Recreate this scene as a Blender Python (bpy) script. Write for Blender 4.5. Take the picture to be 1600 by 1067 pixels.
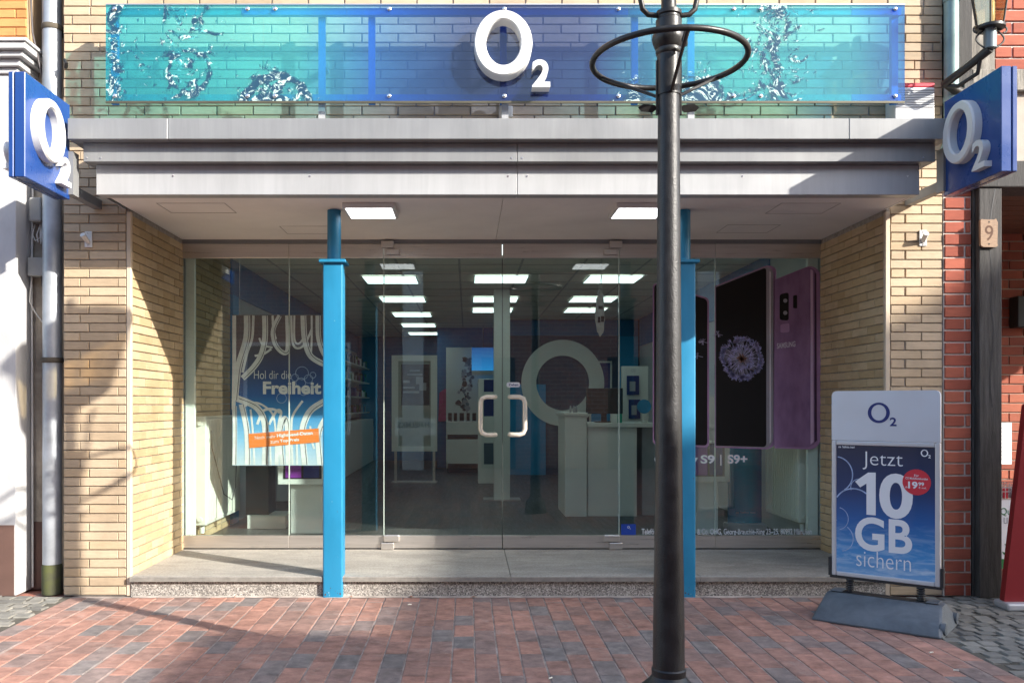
import bpy, bmesh, math, random
from mathutils import Vector, Matrix
R = math.radians
random.seed(7)
for o in list(bpy.data.objects): bpy.data.objects.remove(o)
scn = bpy.context.scene
COL = scn.collection

# ---------------------------------------------------------------- camera, sky, sun, exposure
F = 1356.0                       # focal length in photo pixels (1600 wide)
PX, PY, CAMZ, CAMD = 730.0, 632.0, 1.32, 6.0
cam = bpy.data.cameras.new('camera'); cam_o = bpy.data.objects.new('camera', cam); COL.objects.link(cam_o)
cam.sensor_width = 36; cam.lens = 36 * F / 1600
cam.shift_x = (800 - PX) / 1600; cam.shift_y = (PY - 533.5) / 1600
cam.clip_start = 0.05; cam.clip_end = 500
cam_o.location = (0, -CAMD, CAMZ); cam_o.rotation_euler = (R(90), 0, 0)
scn.camera = cam_o
SUN = Vector((-0.832, 0.555, -0.46)).normalized()        # direction the light travels
world = bpy.data.worlds.new('World'); scn.world = world; world.use_nodes = True
wn = world.node_tree.nodes; wl = world.node_tree.links
sky = wn.new('ShaderNodeTexSky'); sky.sky_type = 'NISHITA'; sky.sun_disc = False
sky.sun_elevation = math.asin(-SUN.z); sky.sun_rotation = math.atan2(-SUN.x, -SUN.y)
sky.air_density = 1.0; sky.dust_density = 1.5
wl.new(sky.outputs[0], wn['Background'].inputs[0]); wn['Background'].inputs[1].default_value = 0.15
sl = bpy.data.lights.new('sun', 'SUN'); so = bpy.data.objects.new('sun', sl); COL.objects.link(so)
sl.energy = 3.3; sl.angle = R(0.55); sl.color = (1.0, 0.945, 0.86)
so.location = (20, -15, 20); so.rotation_euler = SUN.to_track_quat('-Z', 'Y').to_euler()
scn.view_settings.view_transform = 'Standard'; scn.view_settings.look = 'None'
scn.view_settings.exposure = 1.68; scn.view_settings.gamma = 1.0
try: scn.view_settings.use_curve_mapping = False
except Exception: pass
scn.render.engine = 'CYCLES'
scn.render.resolution_x = 1024; scn.render.resolution_y = 682
scn.cycles.max_bounces = 7; scn.cycles.transparent_max_bounces = 16
scn.cycles.glossy_bounces = 3; scn.cycles.diffuse_bounces = 3
scn.cycles.sample_clamp_indirect = 6.0

def P(px, py, D):                # photo pixel at a known distance -> world point
    return Vector(((px - PX) * D / F, D - CAMD, CAMZ - (py - PY) * D / F))
def PXx(px, D): return (px - PX) * D / F
def PZ(py, D): return CAMZ - (py - PY) * D / F

DP = 5.73                        # distance of the long glass sign
# ---------------------------------------------------------------- materials
MATS = {}
def nodes_of(name):
    m = bpy.data.materials.new(name); m.use_nodes = True; MATS[name] = m
    nt = m.node_tree; b = nt.nodes['Principled BSDF']
    return m, nt, b
def N(nt, t, **k):
    n = nt.nodes.new(t)
    for a, v in k.items():
        if a in ('inp',):
            for kk, vv in v.items(): n.inputs[kk].default_value = vv
        else: setattr(n, a, v)
    return n
def ramp(nt, fac, stops, interp='LINEAR'):
    r = nt.nodes.new('ShaderNodeValToRGB'); r.color_ramp.interpolation = interp
    e = r.color_ramp.elements
    while len(e) < len(stops): e.new(0.5)
    for i, (p, c) in enumerate(stops):
        e[i].position = p; e[i].color = (c[0], c[1], c[2], 1) if not isinstance(c, (int, float)) else (c, c, c, 1)
    if fac is not None: nt.links.new(fac, r.inputs[0])
    return r
def pos(nt): return nt.nodes.new('ShaderNodeNewGeometry').outputs['Position']
def noise(nt, co, scale, detail=4, rough=.55, dist=0):
    n = nt.nodes.new('ShaderNodeTexNoise'); n.inputs['Scale'].default_value = scale
    n.inputs['Detail'].default_value = detail; n.inputs['Roughness'].default_value = rough
    n.inputs['Distortion'].default_value = dist
    if co is not None: nt.links.new(co, n.inputs['Vector'])
    return n
def math_(nt, op, a, b=None, c=None, clamp=False):
    n = nt.nodes.new('ShaderNodeMath'); n.operation = op; n.use_clamp = clamp
    for i, v in enumerate((a, b, c)):
        if v is None: continue
        if isinstance(v, (int, float)): n.inputs[i].default_value = v
        else: nt.links.new(v, n.inputs[i])
    return n.outputs[0]
def mix(nt, fac, a, b, blend='MIX'):
    n = nt.nodes.new('ShaderNodeMix'); n.data_type = 'RGBA'; n.blend_type = blend
    for s, v in ((0, fac), (6, a), (7, b)):
        if isinstance(v, (int, float)): n.inputs[s].default_value = v
        elif isinstance(v, tuple): n.inputs[s].default_value = (v[0], v[1], v[2], 1)
        else: nt.links.new(v, n.inputs[s])
    return n.outputs[2]
def sc(c, f): return tuple(min(1, x * f) for x in c)
def M(name, col, rough=.55, metal=0.0, var=.10, scale=6, bump=0.0, bscale=90, col2=None, spec=.5, coat=0, dirt=0, stretch=None):
    if name in MATS: return MATS[name]
    m, nt, b = nodes_of(name); p = pos(nt)
    if stretch:
        mp = N(nt, 'ShaderNodeMapping'); mp.inputs['Scale'].default_value = stretch; nt.links.new(p, mp.inputs[0]); p = mp.outputs[0]
    n = noise(nt, p, scale, 5, .6)
    r = ramp(nt, n.outputs[0], [(.3, sc(col, 1 - var)), (.7, col2 or sc(col, 1 + var))])
    c = r.outputs[0]
    if dirt:
        n2 = noise(nt, p, scale * .35, 6, .65, .4); r2 = ramp(nt, n2.outputs[0], [(.35, 1 - dirt), (.6, 1)])
        c = mix(nt, 1, c, r2.outputs[0], 'MULTIPLY')
    nt.links.new(c, b.inputs['Base Color'])
    rr = ramp(nt, n.outputs[0], [(.25, max(0, rough - .1)), (.75, min(1, rough + .1))]); nt.links.new(rr.outputs[0], b.inputs['Roughness'])
    b.inputs['Metallic'].default_value = metal; b.inputs['Specular IOR Level'].default_value = spec
    b.inputs['Coat Weight'].default_value = coat
    if bump:
        nb = noise(nt, p, bscale, 4); bn = N(nt, 'ShaderNodeBump'); bn.inputs['Strength'].default_value = bump
        bn.inputs['Distance'].default_value = .004
        nt.links.new(nb.outputs[0], bn.inputs['Height']); nt.links.new(bn.outputs[0], b.inputs['Normal'])
    return m
def rnd(nt):                       # a number per brick, for single bricks and for joined ones
    oi = N(nt, 'ShaderNodeObjectInfo'); g = N(nt, 'ShaderNodeNewGeometry')
    return math_(nt, 'FRACT', math_(nt, 'ADD', oi.outputs['Random'], g.outputs['Random Per Island']))
def M_brick(name, stops, fine=.12, rough=.8, bump=.35, streak=(2, 2, 14), stain=None):
    if name in MATS: return MATS[name]
    m, nt, b = nodes_of(name); p = pos(nt)
    base = ramp(nt, rnd(nt), stops).outputs[0]
    mp = N(nt, 'ShaderNodeMapping'); mp.inputs['Scale'].default_value = streak; nt.links.new(p, mp.inputs[0])
    n = noise(nt, mp.outputs[0], 5, 6, .65); c = mix(nt, 1, base, ramp(nt, n.outputs[0], [(.3, 1 - fine), (.7, 1 + fine * .4)]).outputs[0], 'MULTIPLY')
    n3 = noise(nt, p, 1.3, 5, .6, .6); c = mix(nt, 1, c, ramp(nt, n3.outputs[0], [(.32, .80), (.58, 1)]).outputs[0], 'MULTIPLY')
    if stain:                       # pale lime bloom or soot in patches with shapes of their own
        n4 = noise(nt, p, 4.5, 7, .75, 1.2); f = ramp(nt, n4.outputs[0], [(.56, 0), (.75, .5)]).outputs[0]
        c = mix(nt, f, c, stain)
    nt.links.new(c, b.inputs['Base Color']); b.inputs['Roughness'].default_value = rough
    b.inputs['Specular IOR Level'].default_value = .35
    nb = noise(nt, p, 70, 6, .7); bn = N(nt, 'ShaderNodeBump'); bn.inputs['Strength'].default_value = bump; bn.inputs['Distance'].default_value = .004
    nt.links.new(nb.outputs[0], bn.inputs['Height']); nt.links.new(bn.outputs[0], b.inputs['Normal'])
    return m
def M_emit(name, col, s):
    m, nt, b = nodes_of(name); b.inputs['Emission Color'].default_value = (*col, 1); b.inputs['Emission Strength'].default_value = s
    b.inputs['Base Color'].default_value = (.8, .8, .8, 1)
    return m
def schlick(nt, f0):
    lw = N(nt, 'ShaderNodeLayerWeight'); lw.inputs['Blend'].default_value = .5
    return math_(nt, 'MULTIPLY_ADD', math_(nt, 'POWER', lw.outputs['Facing'], 5.0), 1 - f0, f0)
def M_glass(name, tint=(.90, .96, .94), f0=.06):
    m, nt, b = nodes_of(name); nt.nodes.remove(b); out = nt.nodes['Material Output']
    tr = N(nt, 'ShaderNodeBsdfTransparent'); tr.inputs[0].default_value = (*tint, 1)
    gl = N(nt, 'ShaderNodeBsdfGlossy'); gl.inputs['Roughness'].default_value = .0; gl.inputs[0].default_value = (1, 1, 1, 1)
    p = pos(nt); nb = noise(nt, p, 1.6, 2); bn = N(nt, 'ShaderNodeBump'); bn.inputs['Strength'].default_value = .02; bn.inputs['Distance'].default_value = .02
    nt.links.new(nb.outputs[0], bn.inputs['Height']); nt.links.new(bn.outputs[0], gl.inputs['Normal'])
    mx = N(nt, 'ShaderNodeMixShader'); nt.links.new(schlick(nt, f0), mx.inputs[0])
    nt.links.new(tr.outputs[0], mx.inputs[1]); nt.links.new(gl.outputs[0], mx.inputs[2])
    df_ = N(nt, 'ShaderNodeBsdfDiffuse'); df_.inputs[0].default_value = (.55, .55, .52, 1)
    mp_ = N(nt, 'ShaderNodeMapping'); mp_.inputs['Scale'].default_value = (1, 1, .45); nt.links.new(p, mp_.inputs[0])
    n_ = noise(nt, mp_.outputs[0], 5, 8, .7, 1.5); f_ = ramp(nt, n_.outputs[0], [(.45, .0), (.80, .008)]).outputs[0]
    m2_ = N(nt, 'ShaderNodeMixShader'); nt.links.new(f_, m2_.inputs[0]); nt.links.new(mx.outputs[0], m2_.inputs[1]); nt.links.new(df_.outputs[0], m2_.inputs[2]); nt.links.new(m2_.outputs[0], out.inputs[0])
    return m
def axis(nt, i, a, b_):             # world coordinate i mapped from [a,b] to [0,1]
    s = N(nt, 'ShaderNodeSeparateXYZ'); nt.links.new(pos(nt), s.inputs[0])
    mr = N(nt, 'ShaderNodeMapRange'); nt.links.new(s.outputs[i], mr.inputs[0]); mr.inputs[1].default_value = a; mr.inputs[2].default_value = b_
    return mr.outputs[0]
def objaxis(nt, i, a, b_):
    tc = N(nt, 'ShaderNodeTexCoord'); s = N(nt, 'ShaderNodeSeparateXYZ'); nt.links.new(tc.outputs['Object'], s.inputs[0])
    mr = N(nt, 'ShaderNodeMapRange'); nt.links.new(s.outputs[i], mr.inputs[0]); mr.inputs[1].default_value = a; mr.inputs[2].default_value = b_
    return mr.outputs[0]

yellow = M_brick('yellow_clinker', [(0, (.47, .355, .235)), (.35, (.54, .42, .285)), (.7, (.59, .465, .32)), (1, (.54, .40, .25))], .14)
yellow_side = M_brick('golden_clinker', [(0, (.46, .335, .185)), (.5, (.53, .395, .235)), (1, (.58, .445, .28))], .14)
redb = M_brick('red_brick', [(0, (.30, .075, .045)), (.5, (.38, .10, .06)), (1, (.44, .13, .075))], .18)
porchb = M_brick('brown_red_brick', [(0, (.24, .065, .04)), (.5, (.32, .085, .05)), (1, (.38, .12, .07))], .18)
orangeb = M_brick('orange_brick', [(0, (.50, .22, .07)), (1, (.62, .30, .11))], .15)
mortar_dark = M('dark_mortar', (.36, .325, .285), .95, var=.3, scale=30, bump=.5)
mortar_white = M('white_mortar', (.62, .58, .52), .95, var=.12, scale=30, bump=.5)
paver_m = M_brick('clinker_paver', [(0, (.27, .235, .22)), (.10, (.29, .245, .225)), (.20, (.33, .235, .205)), (.38, (.39, .235, .19)), (.58, (.44, .245, .19)), (.82, (.49, .26, .195)), (1, (.53, .275, .205))], .45, .85, .6, streak=(2.2, 2.2, 2.2), stain=(.50, .42, .37))
cobble_m = M_brick('grey_cobble', [(0, (.19, .18, .16)), (.5, (.25, .24, .21)), (1, (.31, .29, .25))], .3, .85, .8, streak=(3, 3, 3))
joint_m = M('joint_sand', (.30, .25, .22), .95, var=.45, scale=9, bump=.6)
soil_m = M('cobble_soil', (.10, .09, .07), .95, var=.4, scale=14, bump=.6)
grey_alu = M('grey_painted_sheet', (.285, .29, .29), .42, .25, var=.04, scale=2.5, dirt=.10)
pale_alu = M('pale_painted_sheet', (.43, .435, .435), .42, .15, var=.03, scale=2.5, dirt=.08)
dark_alu = M('dark_painted_sheet', (.22, .225, .23), .5, .2, var=.06, scale=3)
soffit_m = M('white_soffit', (.84, .80, .76), .65, var=.03, scale=2, dirt=.08)
rail_m = M('brushed_rail', (.62, .58, .54), .34, .85, var=.08, scale=3, stretch=(1, 1, 30))
steel = M('satin_handle', (.80, .72, .60), .38, .25, var=.06, scale=8)
chrome = M('screw_steel', (.75, .75, .75), .25, .9, var=.05)
bluecol = M('cyan_enamel', (.016, .215, .39), .42, 0, var=.05, scale=3, dirt=.10)
signblue = M('royal_blue_enamel', (.012, .052, .215), .28, 0, var=.05, scale=3, coat=.3)
whiteplastic = M('white_acrylic', (.68, .68, .66), .32, 0, var=.03, scale=4, dirt=.06)
black_paint = M('black_post_paint', (.020, .020, .021), .40, .1, var=.4, scale=18, bump=.45, bscale=150)
ironblack = M('black_iron', (.022, .021, .02), .4, .2, var=.3, scale=20, bump=.2)
granite = M('worn_granite_slab', (.375, .35, .31), .72, var=.28, scale=70, bump=.4, bscale=200, dirt=.0, stretch=None)
edge_granite = M('granite_nosing', (.22, .205, .18), .7, var=.2, scale=20, bump=.3)
whitewall = M('white_render', (.52, .52, .52), .85, var=.04, scale=3, bump=.25, dirt=.10)
brown_plinth = M('brown_plinth_paint', (.115, .062, .048), .75, var=.12, scale=6, bump=.2)
beige_old = M('dirty_beige_render', (.40, .34, .27), .9, var=.2, scale=9, bump=.4, dirt=.35)
zinc = M('weathered_zinc', (.44, .47, .50), .5, .45, var=.15, scale=7, dirt=.2)
tealpipe = M('teal_zinc', (.24, .36, .36), .5, .3, var=.15, scale=7, dirt=.2)
castmoss = M('mossy_cast_iron', (.07, .065, .055), .85, var=.3, scale=9, col2=(.095, .105, .03), bump=.5)
greybox = M('grey_utility_plastic', (.33, .33, .31), .6, var=.08, scale=9, dirt=.15)
cable_w = M('white_cable', (.62, .60, .56), .6); cable_d = M('dark_cable', (.07, .06, .06), .6)
timber = M('black_timber', (.040, .037, .035), .8, 0, var=.5, scale=4, bump=.9, bscale=30, stretch=(14, 14, 1), col2=(.09, .085, .08))
oldwood = M('grey_weathered_wood', (.19, .175, .15), .9, 0, var=.45, scale=5, bump=1, bscale=30, stretch=(10, 10, 1.2), col2=(.38, .35, .30))
porchwood = M('brown_boards', (.12, .055, .03), .7, var=.25, scale=5, stretch=(1, 12, 12), bump=.3)
plaque_m = M('wood_plaque', (.30, .20, .13), .75, var=.25, scale=10, stretch=(3, 3, 12), bump=.4)
greyplastic = M('grey_moulded_plastic', (.125, .145, .165), .5, var=.14, scale=9, bump=.35, bscale=260)
blackplastic = M('black_plastic', (.02, .02, .022), .5)
alu_frame = M('silver_snap_frame', (.58, .59, .61), .42, .35, var=.03)
header_m = M('pale_grey_header', (.62, .66, .72), .35, .3, var=.03, scale=3)
white_ink = M('white_ink', (.80, .82, .84), .5, var=.01); navy_ink = M('navy_ink', (.012, .025, .16), .45, var=.02)
red_ink = M('red_ink', (.62, .03, .05), .45, var=.02); orange_ink = M('orange_ink', (.85, .22, .04), .5, var=.02)
green_ink = M('green_ink', (.02, .18, .05), .5, var=.02); grey_ink = M('grey_ink', (.35, .37, .40), .5, var=.02)
blue_wall = M('blue_shop_paint', (.010, .15, .36), .6, var=.08, scale=3)
teal_wall = M('bright_blue_paint', (.01, .27, .55), .55, var=.08, scale=3)
shop_white = M('white_laminate', (.76, .78, .74), .4, var=.03, scale=3)
shop_wall = M('shop_wall_paint', (.48, .50, .52), .8, var=.05, scale=3)
ceil_m = M('ceiling_tile', (.74, .70, .60), .85, var=.04, scale=5)
floor_m = M('dark_vinyl_floor', (.052, .050, .048), .40, var=.3, scale=4, stretch=(9, 1, 1))
radiator_m = M('radiator_enamel', (.72, .71, .64), .4, var=.03, scale=4)
copper = M('copper_pipe', (.55, .26, .12), .4, .8)
phone_black = M('phone_screen_print', (.014, .012, .011), .6, var=.05, spec=.2); phone_purple = M('purple_print', (.20, .105, .20), .6, var=.15, scale=2, stretch=(2.5, 1, 1), col2=(.36, .21, .35), spec=.2)
phone_edge = M('purple_edge_print', (.38, .21, .36), .6, var=.2, scale=3); phone_grey = M('grey_edge_print', (.32, .29, .31), .35)
redpanel = M('red_panel', (.24, .010, .015), .45, var=.08, scale=3)
terracotta = M('leaf_litter', (.25, .09, .04), .8); butt_m = M('butt_paper', (.75, .70, .6), .8)
lamp_glow = M_emit('soffit_lamp', (.96, .99, 1.0), 1.2); panel_glow = M_emit('office_panel', (.76, .92, .90), .80)
glass = M_glass('shop_glass', (.90, .955, .94), .060); lampglass = M_glass('lantern_glass', (.86, .80, .66), .10)
paleteal = M('disc_blue', (.01, .28, .55), .35, var=.2, scale=9)

def add_wear(m_, scale, amt, stretch=(1, 1, 1)):      # uneven foot wear and water marks
    nt_ = m_.node_tree; b_ = nt_.nodes['Principled BSDF']; src = b_.inputs['Base Color'].links[0].from_socket
    mp_ = N(nt_, 'ShaderNodeMapping'); mp_.inputs['Scale'].default_value = stretch; nt_.links.new(pos(nt_), mp_.inputs[0])
    n_ = noise(nt_, mp_.outputs[0], scale, 7, .68, .8)
    nt_.links.new(mix(nt_, 1, src, ramp(nt_, n_.outputs[0], [(.30, 1 - amt), (.62, 1)]).outputs[0], 'MULTIPLY'), b_.inputs['Base Color'])
add_wear(greyplastic, 5, .35, (1, 1, 2)); add_wear(black_paint, 4, .3); add_wear(granite, 2.2, .38, (1, 2.5, 1)); add_wear(paver_m, .9, .25); add_wear(pale_alu, 1.6, .13, (7, 1, .5)); add_wear(grey_alu, 1.6, .16, (7, 1, .5)); add_wear(bluecol, 6, .14, (1, 1, .25)); add_wear(yellow, 1.1, .18, (1.6, 1.6, 1)); add_wear(yellow_side, 1.1, .16); add_wear(whitewall, 2.5, .12, (4, 4, 1)); add_wear(soffit_m, 1.0, .10)
# riser: speckled washed concrete
m, nt, b = nodes_of('speckled_terrazzo'); p = pos(nt)
v = N(nt, 'ShaderNodeTexVoronoi'); v.inputs['Scale'].default_value = 150; nt.links.new(p, v.inputs['Vector'])
sp = N(nt, 'ShaderNodeSeparateColor'); nt.links.new(v.outputs['Color'], sp.inputs[0])
c = ramp(nt, sp.outputs[0], [(0, (.10, .09, .085)), (.35, (.25, .225, .20)), (.7, (.38, .35, .31)), (1, (.62, .58, .52))]).outputs[0]
c = mix(nt, 1, c, ramp(nt, noise(nt, p, 3, 5).outputs[0], [(.3, .75), (.7, 1)]).outputs[0], 'MULTIPLY')
nt.links.new(c, b.inputs['Base Color']); b.inputs['Roughness'].default_value = .8
terrazzo = m
# street beyond the built pavers
m, nt, b = nodes_of('street_clinker'); p = pos(nt)
mp = N(nt, 'ShaderNodeMapping'); mp.inputs['Rotation'].default_value = (0, 0, R(90)); nt.links.new(p, mp.inputs[0])
bt = N(nt, 'ShaderNodeTexBrick'); nt.links.new(mp.outputs[0], bt.inputs[0]); bt.inputs['Scale'].default_value = 1
bt.inputs['Brick Width'].default_value = .2425; bt.inputs['Row Height'].default_value = .1205; bt.inputs['Mortar Size'].default_value = .004
bt.inputs['Color1'].default_value = (.34, .13, .09, 1); bt.inputs['Color2'].default_value = (.17, .115, .11, 1); bt.inputs['Mortar'].default_value = (.22, .18, .16, 1)
nt.links.new(bt.outputs[0], b.inputs['Base Color']); b.inputs['Roughness'].default_value = .85
street_m = m
# brick texture for walls too far away to tell the bricks apart
def M_farbrick(name, c1, c2, mo, course=.0833, length=.25):
    m, nt, b = nodes_of(name); p = pos(nt); s = N(nt, 'ShaderNodeSeparateXYZ'); nt.links.new(p, s.inputs[0])
    cb = N(nt, 'ShaderNodeCombineXYZ'); nt.links.new(math_(nt, 'ADD', s.outputs[0], s.outputs[1]), cb.inputs[0]); nt.links.new(s.outputs[2], cb.inputs[1])
    bt = N(nt, 'ShaderNodeTexBrick'); nt.links.new(cb.outputs[0], bt.inputs[0]); bt.inputs['Scale'].default_value = 1
    bt.inputs['Brick Width'].default_value = length; bt.inputs['Row Height'].default_value = course; bt.inputs['Mortar Size'].default_value = .006
    for k, cc in (('Color1', c1), ('Color2', c2), ('Mortar', mo)): bt.inputs[k].default_value = (*cc, 1)
    nt.links.new(bt.outputs[0], b.inputs['Base Color']); b.inputs['Roughness'].default_value = .9
    return m
farbrick = M_farbrick('far_brick', (.36, .16, .115), (.25, .125, .10), (.45, .41, .36))
faryellow = M_farbrick('upper_yellow_brick', (.55, .40, .24), (.5, .36, .2), (.13, .115, .1), .0625, .25)
farroof = M('far_roof_tiles', (.22, .07, .04), .8, var=.2, scale=8)
farglass = M('far_window_glass', (.03, .035, .04), .08, var=.1)
farwhite = M('far_white_render', (.80, .80, .78), .8, var=.04)

# the printed glass of the main sign: tinted, gradient teal - blue - teal, splash print in opaque ink
m, nt, b = nodes_of('printed_sign_glass'); nt.nodes.remove(b); out = nt.nodes['Material Output']
x = axis(nt, 0, PXx(165, DP), PXx(1414, DP)); z = axis(nt, 2, PZ(158, DP), PZ(8, DP))
tint = ramp(nt, x, [(0, (.34, .77, .84)), (.10, (.47, .85, .88)), (.24, (.57, .89, .91)), (.33, (.50, .73, .88)), (.45, (.42, .49, .64)), (.60, (.42, .49, .65)), (.69, (.47, .72, .88)), (.76, (.55, .88, .89)), (.93, (.50, .86, .89)), (1, (.22, .52, .80))]).outputs[0]
zt = ramp(nt, z, [(0, .88), (.35, .98), (1, 1)]).outputs[0]  # darker towards the bottom, standing in for the shadow on the wall behind
tint = mix(nt, 1, tint, zt, 'MULTIPLY')
ink = ramp(nt, x, [(0, (.04, .50, .58)), (.24, (.12, .62, .66)), (.34, (.08, .26, .60)), (.5, (.035, .06, .24)), (.62, (.035, .075, .28)), (.74, (.10, .62, .66)), (.94, (.08, .55, .66)), (1, (.02, .18, .55))]).outputs[0]
p = pos(nt)
def bump1(c, w): return math_(nt, 'SUBTRACT', 1.0, math_(nt, 'DIVIDE', math_(nt, 'ABSOLUTE', math_(nt, 'SUBTRACT', x, c)), w), clamp=True)
zlow = math_(nt, 'SUBTRACT', 1.0, math_(nt, 'MULTIPLY', z, 1.6), clamp=True)
zhi = math_(nt, 'MULTIPLY_ADD', z, 2.2, -1.3, clamp=True)
def shell(px_, py_, r_, w_):          # printed curl of water: ink gathers along a round outline
    sx_ = N(nt, 'ShaderNodeSeparateXYZ'); nt.links.new(p, sx_.inputs[0])
    dx_ = math_(nt, 'SUBTRACT', sx_.outputs[0], PXx(px_, DP)); dz_ = math_(nt, 'SUBTRACT', sx_.outputs[2], PZ(py_, DP))
    d_ = math_(nt, 'SQRT', math_(nt, 'ADD', math_(nt, 'MULTIPLY', dx_, dx_), math_(nt, 'MULTIPLY', dz_, dz_)))
    return math_(nt, 'SUBTRACT', 1.0, math_(nt, 'DIVIDE', math_(nt, 'ABSOLUTE', math_(nt, 'SUBTRACT', d_, r_)), w_), clamp=True)
reg = math_(nt, 'MULTIPLY', bump1(.09, .15), .62)
reg = math_(nt, 'MAXIMUM', reg, math_(nt, 'MULTIPLY', shell(295, 112, .135, .06), 1.0))
reg = math_(nt, 'MAXIMUM', reg, math_(nt, 'MULTIPLY', shell(432, 172, .22, .07), 1.35))
reg = math_(nt, 'MAXIMUM', reg, math_(nt, 'MULTIPLY', bump1(.01, .03), .9))
reg = math_(nt, 'MAXIMUM', reg, math_(nt, 'MULTIPLY', math_(nt, 'MULTIPLY', bump1(.21, .085), zlow), 1.2))
reg = math_(nt, 'MAXIMUM', reg, math_(nt, 'MULTIPLY', bump1(.84, .10), .82))
reg = math_(nt, 'MAXIMUM', reg, math_(nt, 'MULTIPLY', math_(nt, 'MULTIPLY', bump1(.75, .10), zlow), 1.35))
reg = math_(nt, 'MAXIMUM', reg, math_(nt, 'MULTIPLY', math_(nt, 'MULTIPLY', bump1(.665, .05), zlow), 1.1))
reg = math_(nt, 'MAXIMUM', reg, math_(nt, 'MULTIPLY', math_(nt, 'MULTIPLY', bump1(.84, .09), zhi), 1.1))
n1 = noise(nt, p, 7, 9, .70, 2.4).outputs[0]; n2 = noise(nt, p, 11, 8, .7, 2.6).outputs[0]
sp1 = ramp(nt, math_(nt, 'MULTIPLY_ADD', reg, .34, math_(nt, 'MULTIPLY_ADD', n1, 1.0, -.02)), [(.73, 0), (.75, 1)]).outputs[0]
dark = ramp(nt, n2, [(.44, 0), (.47, 1)]).outputs[0]
inkc = mix(nt, dark, (.50, .66, .60), (.012, .045, .085))
trn = N(nt, 'ShaderNodeBsdfTransparent'); nt.links.new(tint, trn.inputs[0])
dif = N(nt, 'ShaderNodeBsdfDiffuse'); nt.links.new(ink, dif.inputs[0])
trl = N(nt, 'ShaderNodeBsdfTranslucent'); nt.links.new(ink, trl.inputs[0])
body = N(nt, 'ShaderNodeMixShader'); body.inputs[0].default_value = .11; nt.links.new(trn.outputs[0], body.inputs[1])
dt = N(nt, 'ShaderNodeAddShader'); nt.links.new(dif.outputs[0], dt.inputs[0]); nt.links.new(trl.outputs[0], dt.inputs[1]); nt.links.new(dt.outputs[0], body.inputs[2])
idf = N(nt, 'ShaderNodeBsdfDiffuse'); nt.links.new(inkc, idf.inputs[0])
b2 = N(nt, 'ShaderNodeMixShader'); nt.links.new(math_(nt, 'MULTIPLY', sp1, .9), b2.inputs[0]); nt.links.new(body.outputs[0], b2.inputs[1]); nt.links.new(idf.outputs[0], b2.inputs[2])
gl = N(nt, 'ShaderNodeBsdfGlossy'); gl.inputs['Roughness'].default_value = .02
b3 = N(nt, 'ShaderNodeMixShader'); nt.links.new(schlick(nt, .05), b3.inputs[0]); nt.links.new(b2.outputs[0], b3.inputs[1]); nt.links.new(gl.outputs[0], b3.inputs[2])
nt.links.new(b3.outputs[0], out.inputs[0])
sign_glass = m
framepaint = M('sign_frame_blue', (.012, .17, .52), .45, .2, var=.1)
frame_teal = M('sign_frame_teal', (.03, .32, .34), .45, .2, var=.25, scale=14)
# printed gradients
def M_print(name, i, a, b_, stops, space='w', cloud=0, glow=0):
    m, nt, b = nodes_of(name)
    f = axis(nt, i, a, b_) if space == 'w' else objaxis(nt, i, a, b_)
    c = ramp(nt, f, stops).outputs[0]
    if cloud:
        mp = N(nt, 'ShaderNodeMapping'); mp.inputs['Scale'].default_value = (3, 3, 14); nt.links.new(pos(nt), mp.inputs[0])
        n = noise(nt, mp.outputs[0], 2.4, 6, .6, .6).outputs[0]
        low = ramp(nt, f, [(.05, cloud), (.45, 0)]).outputs[0]
        c = mix(nt, math_(nt, 'MULTIPLY', ramp(nt, n, [(.45, 0), (.7, 1)]).outputs[0], low), c, (.62, .76, .86))
    nt.links.new(c, b.inputs['Base Color']); b.inputs['Roughness'].default_value = .4
    if glow: nt.links.new(c, b.inputs['Emission Color']); b.inputs['Emission Strength'].default_value = glow
    return m
freedom_print = M_print('window_poster_print', 2, .84, 2.07, [(0, (.52, .62, .72)), (.15, (.24, .50, .75)), (.33, (.04, .28, .60)), (.45, (.015, .11, .36)), (.60, (.03, .06, .18)), (.78, (.085, .065, .085)), (1, (.10, .085, .085))])
aboard_print = M_print('aboard_poster_print', 2, .27, 1.07, [(0, (.16, .38, .66)), (.18, (.05, .27, .60)), (.42, (.010, .11, .36)), (.65, (.010, .035, .13)), (1, (.012, .018, .05))], cloud=.7)
aboard_print.node_tree.nodes['Principled BSDF'].inputs['Coat Weight'].default_value = .6
screen_print = M_print('screen_print', 2, 1.7, 2.4, [(0, (.03, .35, .65)), (.4, (.02, .2, .5)), (1, (.008, .05, .2))], glow=.35)
banner_print = M_print('turquoise_banner_print', 0, 2.42, 2.80, [(0, (.008, .18, .42)), (.35, (.01, .40, .66)), (.7, (.012, .50, .72)), (1, (.008, .16, .42))])

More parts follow.
